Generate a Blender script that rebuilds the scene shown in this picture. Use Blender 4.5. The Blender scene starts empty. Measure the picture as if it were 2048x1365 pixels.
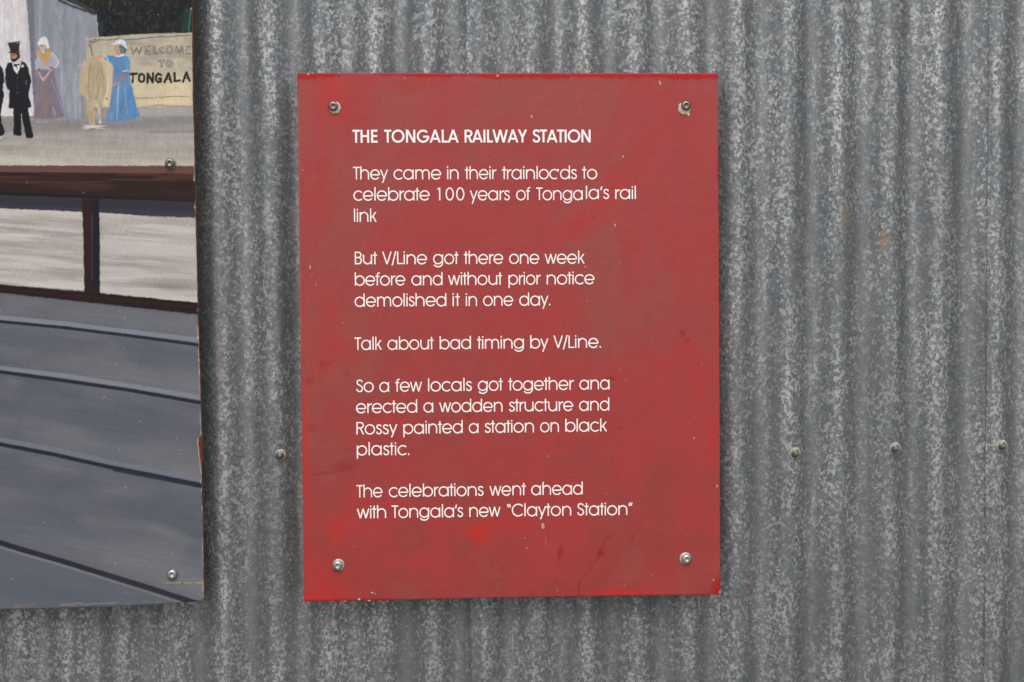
import bpy, math, random
import numpy as np
from math import pi, sin, cos, radians, degrees, atan

# ------------------------------------------------------------------ camera, world, sun
S = 0.00074                      # one drawing unit in metres (0.74 mm)
F_PX = 3000.0                    # focal length for a 2048 px wide picture
YAW, PITCH, ROLL = atan(1.94e-5 * F_PX), atan(1.44e-5 * F_PX), 0.0072
H0 = 1.45                        # height of the sign's middle above the ground

def _Rz(a): return np.array([[cos(a), -sin(a), 0], [sin(a), cos(a), 0], [0, 0, 1]])
def _Rx(a): return np.array([[1, 0, 0], [0, cos(a), -sin(a)], [0, sin(a), cos(a)]])
RC = _Rz(-YAW) @ _Rx(pi / 2 - PITCH) @ _Rz(-ROLL)
CAM = -(RC @ np.array([0, 0, -1.0])) * F_PX * S

sc = bpy.context.scene
C = sc.collection
cd = bpy.data.cameras.new('camera')
cd.sensor_width = 36.0
cd.lens = 36.0 * F_PX / 2048.0
cd.clip_start, cd.clip_end = 0.05, 500.0
co = bpy.data.objects.new('camera', cd)
C.objects.link(co)
from mathutils import Matrix
_m = Matrix([list(RC[i]) + [float(CAM[i])] for i in range(3)] + [[0, 0, 0, 1]])
_m[2][3] += H0
co.matrix_world = _m
sc.camera = co

SUN_EL = radians(56)
SUN_AZ = radians(4)
w = bpy.data.worlds.new('World')
sc.world = w
w.use_nodes = True
nt = w.node_tree
bg = nt.nodes['Background']
sky = nt.nodes.new('ShaderNodeTexSky')
sky.sky_type = 'NISHITA'
sky.sun_disc = False
sky.sun_elevation = SUN_EL
sky.sun_rotation = pi + SUN_AZ
sky.air_density = 1.0
sky.dust_density = 4.0
sky.ozone_density = 1.0
hs = nt.nodes.new('ShaderNodeHueSaturation')
hs.inputs['Saturation'].default_value = 0.22        # grey overcast
nt.links.new(sky.outputs[0], hs.inputs['Color'])
nt.links.new(hs.outputs[0], bg.inputs['Color'])
bg.inputs['Strength'].default_value = 0.12
sl = bpy.data.lights.new('sun', 'SUN')
sl.energy = 0.9
sl.angle = radians(50)
sl.color = (1.0, 0.965, 0.92)
so = bpy.data.objects.new('sun', sl)
so.rotation_euler = (pi / 2 - SUN_EL, 0, -SUN_AZ)
C.objects.link(so)
sc.view_settings.view_transform = 'Standard'
sc.view_settings.look = 'None'
sc.view_settings.exposure = 0.68
sc.view_settings.gamma = 1.0

# ------------------------------------------------------------------ measuring helpers
FOOT = (CAM[0] / S, CAM[2] / S)
def on_plane(px, py, depth=0.0):
    """photo pixel (2048 wide) -> units (x, z) on a plane `depth` metres behind the board faces"""
    v = RC @ np.array([px - 1024.0, 682.5 - py, -F_PX])
    t = (depth - CAM[1]) / v[1]
    p = CAM + v * t
    return p[0] / S, p[2] / S

def to_px(X, Z):
    """arrays of units on the face plane -> photo pixels (used as drawing coordinates of the flat paintings)"""
    d0, d1, d2 = X * S - CAM[0], 0 * X - CAM[1], Z * S - CAM[2]
    q = [RC[0, i] * d0 + RC[1, i] * d1 + RC[2, i] * d2 for i in range(3)]
    return 1024 + F_PX * q[0] / (-q[2]), 682.5 - F_PX * q[1] / (-q[2])

def lin(c):
    c = np.asarray(c, float) / 255.0
    return np.where(c <= 0.04045, c / 12.92, ((c + 0.055) / 1.055) ** 2.4)
K_PAINT = 0.80                   # paint reflectance for a colour seen in this light

def tag(o, label=None, cat=None, group=None, kind=None):
    if label: o['label'] = label
    if cat: o['category'] = cat
    if group: o['group'] = group
    if kind: o['kind'] = kind
    return o
def empty(name, loc):
    o = bpy.data.objects.new(name, None)
    o.empty_display_size = 0.05
    o.location = loc
    C.objects.link(o)
    return o
def link(name, me, parent=None, mats=()):
    o = bpy.data.objects.new(name, me)
    for m in mats:
        me.materials.append(m)
    C.objects.link(o)
    if parent: o.parent = parent
    return o

def mesh_np(name, V, Q, smooth=True, mat_idx=None, colors=None, floats=None):
    """fast mesh from arrays: V (n,3), Q (m,4) quads"""
    me = bpy.data.meshes.new(name)
    n, m = len(V), len(Q)
    me.vertices.add(n)
    me.vertices.foreach_set('co', np.ascontiguousarray(V, dtype=np.float32).ravel())
    me.loops.add(m * 4)
    me.loops.foreach_set('vertex_index', np.ascontiguousarray(Q, dtype=np.int32).ravel())
    me.polygons.add(m)
    me.polygons.foreach_set('loop_start', np.arange(m, dtype=np.int32) * 4)
    me.polygons.foreach_set('loop_total', np.full(m, 4, dtype=np.int32))
    if mat_idx is not None:
        me.polygons.foreach_set('material_index', np.asarray(mat_idx, dtype=np.int32))
    me.update(calc_edges=True)
    me.polygons.foreach_set('use_smooth', np.full(m, bool(smooth)) if np.isscalar(smooth) else np.asarray(smooth, bool))
    if colors is not None:
        a = me.attributes.new('paint', 'FLOAT_COLOR', 'POINT')
        a.data.foreach_set('color', np.ascontiguousarray(colors, dtype=np.float32).ravel())
    for k, f in (floats or {}).items():
        a = me.attributes.new(k, 'FLOAT', 'POINT')
        a.data.foreach_set('value', np.ascontiguousarray(f, dtype=np.float32).ravel())
    me.validate()
    return me

def grid_quads(nr, nc, base=0):
    i = np.arange(nr - 1)[:, None] * nc + np.arange(nc - 1)[None, :] + base
    return np.stack([i, i + 1, i + nc + 1, i + nc], -1).reshape(-1, 4)

def vnoise(x, y, sx, sy, seed, octaves=1):
    """smooth value noise in 0..1, cell size sx by sy"""
    out, amp, tot = 0.0, 1.0, 0.0
    for o in range(octaves):
        g = np.random.RandomState(seed * 13 + o).rand(256, 256)
        u, v = x / sx * 2 ** o + 31.7 * o + 500, y / sy * 2 ** o + 17.3 * o + 500
        iu, iv = np.floor(u).astype(int), np.floor(v).astype(int)
        fu, fv = u - iu, v - iv
        fu, fv = fu * fu * (3 - 2 * fu), fv * fv * (3 - 2 * fv)
        a, b = g[iv % 256, iu % 256], g[iv % 256, (iu + 1) % 256]
        c, d = g[(iv + 1) % 256, iu % 256], g[(iv + 1) % 256, (iu + 1) % 256]
        out = out + amp * ((a * (1 - fu) + b * fu) * (1 - fv) + (c * (1 - fu) + d * fu) * fv)
        tot += amp
        amp *= 0.5
    return out / tot

# ------------------------------------------------------------------ node materials
class NB:
    def __init__(s, name):
        s.m = bpy.data.materials.new(name)
        s.m.use_nodes = True
        s.t = s.m.node_tree
        s.b = s.t.nodes['Principled BSDF']
    def n(s, typ, **kw):
        x = s.t.nodes.new('ShaderNode' + typ)
        for k, v in kw.items(): setattr(x, k, v)
        return x
    def l(s, a, b): s.t.links.new(a, b)
    def put(s, sock, v):
        if isinstance(v, bpy.types.NodeSocket): s.l(v, sock)
        else: sock.default_value = v
    def math(s, op, a, b=0.0, c=0.0, clamp=False):
        x = s.n('Math', operation=op, use_clamp=clamp)
        for i, v in enumerate((a, b, c)): s.put(x.inputs[i], v)
        return x.outputs[0]
    def noise(s, vec, scale, detail=2.0, rough=0.5, dist=0.0, out=0):
        x = s.n('TexNoise')
        s.l(vec, x.inputs['Vector'])
        x.inputs['Scale'].default_value = scale
        x.inputs['Detail'].default_value = detail
        x.inputs['Roughness'].default_value = rough
        x.inputs['Distortion'].default_value = dist
        return x.outputs[out]
    def step(s, v, lo, hi, a=0.0, b=1.0):
        x = s.n('MapRange', interpolation_type='SMOOTHSTEP')
        for i, q in enumerate((v, lo, hi, a, b)): s.put(x.inputs[i], q)
        return x.outputs[0]
    def mix(s, f, a, b, mode='MIX'):
        x = s.n('MixRGB', blend_type=mode)
        s.put(x.inputs[0], f)
        s.put(x.inputs[1], a if isinstance(a, bpy.types.NodeSocket) else (*a, 1))
        s.put(x.inputs[2], b if isinstance(b, bpy.types.NodeSocket) else (*b, 1))
        return x.outputs[0]
    def mapping(s, vec, scale, loc=(0, 0, 0)):
        x = s.n('Mapping')
        s.l(vec, x.inputs[0])
        x.inputs['Scale'].default_value = scale
        x.inputs['Location'].default_value = loc
        return x.outputs[0]
    def bump(s, h, strength=0.3, dist=0.001):
        x = s.n('Bump')
        x.inputs['Strength'].default_value = strength
        x.inputs['Distance'].default_value = dist
        s.l(h, x.inputs['Height'])
        s.l(x.outputs[0], s.b.inputs['Normal'])

def simple(name, rgb, rough=0.5, metal=0.0, spec=0.5, var=0.0, vscale=400):
    k = NB(name)
    co_ = k.n('TexCoord').outputs['Object']
    if var:
        f = k.noise(co_, vscale, 3)
        k.l(k.mix(k.step(f, 0.35, 0.65), [c * (1 - var) for c in rgb], [min(1, c * (1 + var)) for c in rgb]), k.b.inputs['Base Color'])
        k.l(k.step(f, 0.2, 0.8, rough * 0.8, min(1, rough * 1.25)), k.b.inputs['Roughness'])
    else:
        k.b.inputs['Base Color'].default_value = (*rgb, 1)
        k.b.inputs['Roughness'].default_value = rough
    k.b.inputs['Metallic'].default_value = metal
    k.b.inputs['Specular IOR Level'].default_value = spec
    return k.m

def galvanised(spots):
    k = NB('weathered_galvanised_iron')
    P = k.n('TexCoord').outputs['Object']
    crest = k.n('Attribute', attribute_name='crest').outputs['Fac']
    wide = k.mapping(P, (1, 1, 0.85))
    # irregular spangle flakes
    def cells(scale, warp_scale, warp_amt, off):
        wv = k.n('VectorMath', operation='SUBTRACT'); k.l(k.noise(wide, warp_scale, 3, 0.65, out=1), wv.inputs[0]); wv.inputs[1].default_value = (.5, .5, .5)
        ws = k.n('VectorMath', operation='SCALE'); k.l(wv.outputs[0], ws.inputs[0]); ws.inputs['Scale'].default_value = warp_amt
        wa = k.n('VectorMath', operation='ADD'); k.l(k.mapping(wide, (1, 1, 1), off), wa.inputs[0]); k.l(ws.outputs[0], wa.inputs[1])
        vo = k.n('TexVoronoi'); k.l(wa.outputs[0], vo.inputs['Vector']); vo.inputs['Scale'].default_value = scale
        sp = k.n('SeparateColor'); k.l(vo.outputs['Color'], sp.inputs[0])
        return sp.outputs[0], sp.outputs[1]
    n1, n1b = cells(290, 260, 0.010, (0, 0, 0))
    n2, n2b = cells(460, 420, 0.007, (3.1, 0, 1.7))
    n3, n3b = cells(205, 190, 0.014, (7.1, 0, 4.7))
    patch = k.noise(k.mapping(P, (1, 1, .6)), 13, 4, 0.6)
    streak = k.noise(k.mapping(P, (1, 1, 0.12)), 38, 3, 0.6)
    tint = k.noise(k.mapping(P, (1, 1, .5), (2, 0, 9)), 26, 3, 0.6)
    # clarity of the flakes: crisp on the crests, worn smooth in the troughs
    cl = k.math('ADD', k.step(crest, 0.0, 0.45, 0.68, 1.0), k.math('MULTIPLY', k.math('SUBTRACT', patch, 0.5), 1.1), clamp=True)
    cl = k.math('MULTIPLY', cl, k.step(streak, 0.3, 0.6, 0.55, 1.0))
    th = k.math('SUBTRACT', 0.66, k.math('MULTIPLY', k.math('SUBTRACT', patch, 0.5), 0.5))
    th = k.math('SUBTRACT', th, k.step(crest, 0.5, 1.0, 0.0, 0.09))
    light = k.math('MULTIPLY', k.step(n1, th, k.math('ADD', th, 0.22)), cl)
    light2 = k.math('MULTIPLY', k.step(n2, 0.45, 0.95), k.math('MULTIPLY', cl, 0.75))
    dark = k.math('MULTIPLY', k.step(n3, 0.50, 0.85), k.math('MULTIPLY', cl, 0.7))
    base = k.mix(k.step(tint, 0.38, 0.62), GALV['warm'], GALV['cool'])
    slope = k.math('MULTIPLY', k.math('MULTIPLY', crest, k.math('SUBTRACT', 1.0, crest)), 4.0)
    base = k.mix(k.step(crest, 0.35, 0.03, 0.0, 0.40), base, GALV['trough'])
    base = k.mix(k.math('MULTIPLY', slope, 0.10), base, GALV['dark'])  # slopes darkened in the colour, adding to the shading of the ridges
    base = k.mix(dark, base, GALV['dark'])
    c = k.mix(light2, base, GALV['mid'])
    c = k.mix(light, c, GALV['light'])
    # vertical run-off grime
    c = k.mix(k.step(streak, 0.62, 0.40, 0.0, 0.30), c, GALV['dark'])
    # fine tonal grain
    g = k.noise(P, 900, 2)
    c = k.mix(0.35, c, k.mix(k.step(g, 0.3, 0.7), (0.32, 0.32, 0.32), (0.68, 0.68, 0.68)), 'OVERLAY')
    warp = k.noise(P, 160, 3, 0.6)
    for (px, py, rx, rz, col, amt, seed) in spots:
        x0, z0 = on_plane(px, py, 0.012)
        sub = k.n('VectorMath', operation='SUBTRACT')
        k.l(P, sub.inputs[0]); sub.inputs[1].default_value = (x0 * S, 0, z0 * S)
        mp = k.mapping(sub.outputs[0], (1 / (rx * S), 0, 1 / (rz * S)))
        ln = k.n('VectorMath', operation='LENGTH'); k.l(mp, ln.inputs[0])
        d = k.math('ADD', ln.outputs['Value'], k.math('MULTIPLY', k.math('SUBTRACT', warp, 0.5), 2.6))
        c = k.mix(k.step(d, 1.1, 0.1, 0.0, amt * 0.75), c, col)
    k.l(c, k.b.inputs['Base Color'])
    k.b.inputs['Metallic'].default_value = 0.74
    k.l(k.step(n1, 0.2, 0.9, 0.56, 0.44), k.b.inputs['Roughness'])
    k.b.inputs['Specular IOR Level'].default_value = 0.35
    k.bump(k.math('ADD', k.math('MULTIPLY', warp, 0.5), k.math('MULTIPLY', g, 0.25)), 0.25, 0.0006)
    return k.m

GALV = dict(warm=(0.196, 0.199, 0.196), cool=(0.170, 0.184, 0.199), trough=(0.222, 0.229, 0.230),
            dark=(0.096, 0.104, 0.112), mid=(0.30, 0.307, 0.305), light=(0.445, 0.452, 0.440))

def painted(name, rough, spec, grain_scale, grain_amt, bump):
    """colour comes from the brushed 'paint' attribute, fine grain and relief from noise"""
    k = NB(name)
    P = k.n('TexCoord').outputs['Object']
    col = k.n('Attribute', attribute_name='paint').outputs['Color']
    g = k.noise(k.mapping(P, (0.6, 1, 1)), grain_scale, 3, 0.6)
    g2 = k.noise(P, 1500, 2)
    c = k.mix(grain_amt, col, k.mix(k.step(g, 0.25, 0.75), (0.3, 0.3, 0.3), (0.7, 0.7, 0.7)), 'OVERLAY')
    k.l(c, k.b.inputs['Base Color'])
    k.l(k.step(g, 0.3, 0.7, rough * 0.85, rough * 1.15), k.b.inputs['Roughness'])
    k.b.inputs['Specular IOR Level'].default_value = spec
    k.bump(k.math('ADD', g, k.math('MULTIPLY', g2, 0.5)), bump, 0.0004)
    return k.m

M_RED = painted('faded_red_paint', 0.55, 0.18, 380, 0.20, 0.22)
M_MURAL = painted('brushed_acrylic_paint', 0.5, 0.16, 520, 0.22, 0.30)
M_REDEDGE = simple('bright_red_edge_paint', (0.42, 0.02, 0.018), 0.5, 0, 0.4, 0.3, 120)
M_WOODEDGE = simple('raw_plywood_edge', (0.20, 0.095, 0.05), 0.8, 0, 0.2, 0.55, 260)
M_VINYL = simple('white_vinyl', (0.80, 0.775, 0.74), 0.45, 0, 0.35, 0.03, 300)
M_STEEL = simple('stainless_steel', (0.40, 0.39, 0.365), 0.42, 1.0, 0.5, 0.2, 700)
M_STEELOLD = simple('tarnished_steel', (0.20, 0.19, 0.17), 0.42, 1.0, 0.5, 0.3, 700)
M_SCREW = simple('dull_oxidised_screw', (0.17, 0.165, 0.145), 0.5, 0.9, 0.4, 0.4, 700)
M_WASHER = simple('dirty_cream_washer', (0.42, 0.34, 0.26), 0.65, 0.0, 0.4, 0.3, 500)
M_WASHERM = simple('steel_washer', (0.40, 0.35, 0.32), 0.5, 0.6, 0.4, 0.25, 500)
M_SEAL = simple('aged_sealant', (0.29, 0.27, 0.215), 0.8, 0.0, 0.3, 0.3, 300)
M_CHIP = simple('bare_primer', (0.38, 0.27, 0.23), 0.8, 0.0, 0.2, 0.2, 600)
M_DARKCHIP = simple('dark_pit', (0.09, 0.012, 0.012), 0.8, 0.0, 0.2)

# ------------------------------------------------------------------ ground (bounces light up at the wall)
k = NB('gravelly_asphalt')
P = k.n('TexCoord').outputs['Object']
k.l(k.mix(k.step(k.noise(P, 60, 6), 0.3, 0.7), (0.15, 0.146, 0.138), (0.27, 0.262, 0.25)), k.b.inputs['Base Color'])
k.b.inputs['Roughness'].default_value = 0.9
k.bump(k.noise(P, 90, 5), 0.6, 0.01)
gm = mesh_np('ground', np.array([[-60, -60, 0], [60, -60, 0], [60, 60, 0], [-60, 60, 0]], float), np.array([[0, 1, 2, 3]]), False)
tag(link('ground', gm, None, (k.m,)), kind='structure')

# ------------------------------------------------------------------ corrugated wall
D_CREST = 0.0270
DEPTH = 0.0158
GX = 1.0 + (D_CREST + 0.002) / -CAM[1]
def at_wall(x): return FOOT[0] + (x - FOOT[0]) * GX
crests = [at_wall(-61 + 103.4 * i) for i in range(-20, 10)] + [at_wall(988 + 103.4 * i) for i in range(0, 14)]
crests = np.array(crests)
rs = np.random.RandomState(4)
crests[:] += rs.uniform(-1.6, 1.6, len(crests))
def phase(x):
    ph = np.interp(x, crests, np.arange(len(crests), dtype=float))
    ph2 = 0.25 * (np.interp(x - 14, crests, np.arange(len(crests), dtype=float)) + np.interp(x + 14, crests, np.arange(len(crests), dtype=float))) + 0.5 * ph
    return ph2

def sheet(name, x0, x1, forward, mat, parent, lip=True):
    n = int((x1 - x0) / 3.6)
    xs = np.linspace(x0, x1, n)
    zs = np.concatenate([np.linspace(-H0 / S + 25, 1950, 230)])
    X, Z = np.meshgrid(xs, zs)
    ph = phase(X) + 0.008 * (vnoise(X, Z, 260, 700, 5) - 0.5)
    cs = np.cos(2 * pi * ph)
    amp = 1 + 0.16 * (vnoise(X, Z, 120, 500, 8) - 0.5)
    prof = 0.5 - 0.5 * cs * amp                         # 0 at crest, 1 in the trough
    Y = D_CREST + DEPTH * prof - forward
    Y = Y + 0.0016 * (vnoise(X, Z, 330, 420, 11, 2) - 0.5) + 0.0005 * (vnoise(X, Z, 26, 60, 12) - 0.5)
    if lip:                                             # the free left edge stands a little off the sheet below
        e = np.clip(1 - (X - x0) / 16, 0, 1)
        Y = Y - e * e * (0.0030 + 0.0024 * vnoise(Z * 0, Z, 10, 260, 21))
    X = X + (vnoise(X * 0, Z, 10, 90, 23) - 0.5) * 2.0 * np.clip(1 - (X - x0) / 10, 0, 1)
    nr, nc = X.shape
    V = np.stack([X * S, Y, Z * S], -1).reshape(-1, 3)
    Q = grid_quads(nr, nc)
    # sheet thickness: a back skin just behind, joined along the left edge
    base = len(V)
    LV = np.stack([X[:, 0] * S, Y[:, 0] + 0.0006, Z[:, 0] * S], -1)
    V = np.concatenate([V, LV])
    r = np.arange(nr - 1)
    QS = np.stack([base + r, r * nc, (r + 1) * nc, base + r + 1], -1)
    Q = np.concatenate([Q, QS])
    cr = np.concatenate([(0.5 + 0.5 * cs).reshape(-1), (0.5 + 0.5 * cs)[:, 0]])
    sm = np.ones(len(Q), bool); sm[-len(QS):] = False
    return link(name, mesh_np(name, V, Q, sm, floats=dict(crest=cr)), parent, (mat,))

RUST, TAN, PALE, WHITE = (0.30, 0.16, 0.075), (0.32, 0.27, 0.17), (0.44, 0.44, 0.38), (0.62, 0.62, 0.60)
spots = [(1714, 106, 3, 4, WHITE, .9, 1), (1793, 32, 12, 9, TAN, .5, 2), (1877, 290, 7, 16, RUST, .55, 3),
         (1698, 430, 17, 32, TAN, .6, 4), (1719, 455, 10, 9, RUST, .75, 5), (1775, 480, 17, 22, RUST, .7, 6),
         (1765, 360, 16, 18, (0.24, 0.19, 0.14), .45, 7), (1447, 690, 10, 16, (0.22, 0.18, 0.09), .6, 8),
         (1031, 1345, 7, 6, WHITE, .9, 9), (1028, 1290, 2.6, 50, PALE, .6, 10), (379, 1262, 8, 34, PALE, .7, 11),
         (2008, 955, 9, 22, (0.5, 0.5, 0.49), .6, 12), (1592, 922, 7, 26, (.13, .125, .115), .5, 14), (1791, 914, 7, 24, (.13, .125, .115), .4, 15), (562, 930, 7, 24, (.13, .125, .115), .4, 16), (1636, 1211, 7, 2.5, (.03, .03, .03), .8, 13)]
M_GALV = galvanised(spots)
wall = empty('corrugated_wall', (0, 0, H0))
tag(wall, 'weathered grey galvanised corrugated iron wall behind both painted boards', 'wall')
sheet('corrugated_sheet', -2600, at_wall(60), 0.0, M_GALV, wall, False)
sheet('corrugated_sheet', at_wall(-88), at_wall(1062), 0.0009, M_GALV, wall)
sheet('corrugated_sheet', at_wall(967), 2150, 0.0018, M_GALV, wall)

# ------------------------------------------------------------------ fixings
def lathe(prof, n=32, wob=0.0, seed=0):
    """profile [(r, h)] in units, outward = towards -Y"""
    r_ = np.random.RandomState(seed)
    a = np.arange(n) * 2 * pi / n
    V, Q = [], []
    wv = 1 + wob * (vnoise(np.cos(a) * 3, np.sin(a) * 3, 1.1, 1.1, seed + 3) - 0.5)
    for (r, h) in prof:
        rr = r * wv
        V.append(np.stack([rr * np.cos(a) * S, np.full(n, -h * S), rr * np.sin(a) * S], -1))
    V = np.concatenate(V)
    for j in range(len(prof) - 1):
        for i in range(n):
            k2 = (i + 1) % n
            Q.append([j * n + i, j * n + k2, (j + 1) * n + k2, (j + 1) * n + i])
    return V, Q

def bolt_head_mesh(name, mat, R=9.6, rot=0.3):
    n = 48
    a = np.arange(n) * 2 * pi / n
    def hexr(r): return r / np.cos(((a - rot) % (pi / 3)) - pi / 6)
    rings = [(np.full(n, R), 0.0), (np.full(n, R), 1.2)]
    for t in (15, 30, 45, 60, 72):
        rings.append((np.full(n, R * (0.42 + 0.58 * cos(radians(t)))), 1.2 + 5.2 * sin(radians(t))))
    rings += [(hexr(4.5), 6.25), (hexr(4.15), 5.9), (hexr(4.0), 2.6), (hexr(2.6), 2.0), (np.full(n, 0.02), 1.3)]
    V = np.concatenate([np.stack([r * np.cos(a) * S, np.full(n, -h * S), r * np.sin(a) * S], -1) for r, h in rings])
    Q = [[j * n + i, j * n + (i + 1) % n, (j + 1) * n + (i + 1) % n, (j + 1) * n + i] for j in range(len(rings) - 1) for i in range(n)]
    sm = np.ones(len(Q), bool)
    sm[n * (len(rings) - 4):] = False
    me = mesh_np(name, V, np.array(Q), sm)
    me.materials.append(mat)
    return me

def add_bolt(parent, px, py, mat, wmat, wr=12.0, off=(0, 0), tilt=(0, 0), rot=0.3, wob=0.05, seed=1, label=None):
    x, z = on_plane(px, py)
    b = bpy.data.objects.new('bolt', bolt_head_mesh('bolt', mat, rot=rot))
    C.objects.link(b); b.parent = parent
    b.location = (x * S - parent.location.x, -1.5 * S - parent.location.y, z * S - (parent.location.z - H0))
    b.rotation_euler = (radians(tilt[0]), 0, radians(tilt[1]))
    if label: b['label'] = label
    V, Q = lathe([(0.5, 1.3), (wr * .55, 1.35), (wr - .8, 1.3), (wr, .7), (wr, -1.4)], 40, wob, seed)
    wme = mesh_np('washer', V, np.array(Q), True)
    wo = link('washer', wme, b, (wmat,))
    wo.location = (off[0] * S, 0.0006, off[1] * S)
    return b

def add_screw(px, py, seed, lab=None):
    x, z = on_plane(px, py, D_CREST)
    # nearest crest surface
    y = D_CREST - 0.001 + DEPTH * (0.5 - 0.5 * cos(2 * pi * float(phase(np.array([x]))[0])))
    y -= 0.0018 if x > 960 else (0.0009 if x > -90 else 0)
    V, Q = lathe([(4, 2.3), (8.5, 2.2), (11.0, 1.4), (12.0, 0.2), (12.4, -3.0)], 32, 0.10, seed)
    V2, Q2 = lathe([(8.6, 1.9), (8.2, 3.0), (6.2, 4.6), (4.6, 5.3)], 32)
    # low hex nut form in the middle
    n = 24
    a = np.arange(n) * 2 * pi / n
    hx = np.cos(((a - .2) % (pi / 3)) - pi / 6)
    rings = [(5.0 / hx, 4.6), (4.9 / hx, 10.2), (np.full(n, 4.0), 11.2), (np.full(n, 0.1), 11.5)]
    V3 = np.concatenate([np.stack([r * np.cos(a) * S, np.full(n, -h * S), r * np.sin(a) * S], -1) for r, h in rings])
    Q3 = [[j * n + i, j * n + (i + 1) % n, (j + 1) * n + (i + 1) % n, (j + 1) * n + i] for j in range(3) for i in range(n)]
    Vh = np.concatenate([V2, V3]); Qh = np.concatenate([np.array(Q2), np.array(Q3) + len(V2)])
    s = link('roofing_screw', mesh_np('roofing_screw', Vh, Qh, True), wall, (M_SCREW,))
    s.location = (x * S, y, z * S)
    s.rotation_euler = (radians(7), 0, radians((seed * 5) % 9 - 4))
    wv = link('sealing_washer', mesh_np('sealing_washer', V, np.array(Q), True), s, (M_SEAL,))
    return s
for i, p in enumerate([(560, 911), (1590, 907), (1790, 897), (2003, 892)]):
    add_screw(*p, i + 2)

# ------------------------------------------------------------------ drawing on vertex arrays (photo-pixel coordinates)
class Canvas:
    def __init__(s, X, Z):
        s.x, s.y = to_px(X, Z)
        s.c = np.zeros(X.shape + (3,))
        s.wx = s.x + 2.2 * (vnoise(s.x, s.y, 6, 6, 91, 2) - 0.5)
        s.wy = s.y + 2.2 * (vnoise(s.x, s.y, 6, 6, 92, 2) - 0.5)
    def blend(s, m, col):
        col = lin(col) if np.ndim(col) == 1 else col
        s.c = s.c * (1 - m[..., None]) + col * m[..., None]
    def _box(s, x0, y0, x1, y1):
        return (s.x > x0) & (s.x < x1) & (s.y > y0) & (s.y < y1)
    def poly_mask(s, pts, soft=0.7, wob=1.0):
        pts = np.array(pts, float)
        pad = soft * 3 + 3
        b = s._box(pts[:, 0].min() - pad, pts[:, 1].min() - pad, pts[:, 0].max() + pad, pts[:, 1].max() + pad)
        m = np.zeros(s.x.shape)
        if not b.any(): return m
        x = s.x[b] + wob * (s.wx - s.x)[b]; y = s.y[b] + wob * (s.wy - s.y)[b]
        d = np.full(x.shape, 1e18); ins = np.zeros(x.shape, bool)
        n = len(pts)
        for i in range(n):
            ax, ay = pts[i]; bx, by = pts[(i + 1) % n]
            ex, ey = bx - ax, by - ay
            t = np.clip(((x - ax) * ex + (y - ay) * ey) / (ex * ex + ey * ey + 1e-12), 0, 1)
            d = np.minimum(d, (x - ax - t * ex) ** 2 + (y - ay - t * ey) ** 2)
            cnd = (ay > y) != (by > y)
            with np.errstate(divide='ignore', invalid='ignore'):
                ins ^= cnd & (x < ex * (y - ay) / (ey if ey else 1e-9) + ax)
        sd = np.sqrt(d) * np.where(ins, 1, -1)
        m[b] = np.clip(sd / (2 * soft) + 0.5, 0, 1)
        return m
    def poly(s, pts, col, a=1.0, soft=0.7, wob=1.0):
        s.blend(s.poly_mask(pts, soft, wob) * a, col)
    def line(s, pts, wd, col, a=1.0, soft=0.6, wob=1.0):
        pts = np.array(pts, float)
        pad = wd + soft * 3 + 3
        b = s._box(pts[:, 0].min() - pad, pts[:, 1].min() - pad, pts[:, 0].max() + pad, pts[:, 1].max() + pad)
        if not b.any(): return
        x = s.x[b] + wob * (s.wx - s.x)[b]; y = s.y[b] + wob * (s.wy - s.y)[b]
        d = np.full(x.shape, 1e18)
        for i in range(len(pts) - 1):
            ax, ay = pts[i]; ex, ey = pts[i + 1] - pts[i]
            t = np.clip(((x - ax) * ex + (y - ay) * ey) / (ex * ex + ey * ey + 1e-12), 0, 1)
            d = np.minimum(d, (x - ax - t * ex) ** 2 + (y - ay - t * ey) ** 2)
        m = np.zeros(s.x.shape)
        m[b] = np.clip((wd / 2 - np.sqrt(d)) / (2 * soft) + 0.5, 0, 1)
        s.blend(m * a, col)
    def ell(s, cx, cy, rx, ry, col, a=1.0, ang=0.0, edge=0.5, noise=0.0, seed=1, nz=12):
        R_ = max(rx, ry) * 1.8 + 4
        b = s._box(cx - R_, cy - R_, cx + R_, cy + R_)
        if not b.any(): return
        dx, dy = s.x[b] - cx, s.y[b] - cy
        ca, sa = cos(radians(ang)), sin(radians(ang))
        u, v = (dx * ca + dy * sa) / rx, (-dx * sa + dy * ca) / ry
        r = np.sqrt(u * u + v * v)
        if noise: r = r + noise * (vnoise(s.x[b], s.y[b], nz, nz, seed, 2) - 0.5)
        m = np.zeros(s.x.shape)
        t = np.clip((1 - r) / edge * 0.5 + 0.5, 0, 1) if edge < 1 else np.exp(-2.2 * np.clip(r, 0, 9) ** 2)
        m[b] = (t * t * (3 - 2 * t) if edge < 1 else t) * a
        s.blend(m, col)
    def modulate(s, mask, n, amt):
        s.c = s.c * (1 + (mask * (n - 0.5) * 2 * amt)[..., None])

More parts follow.
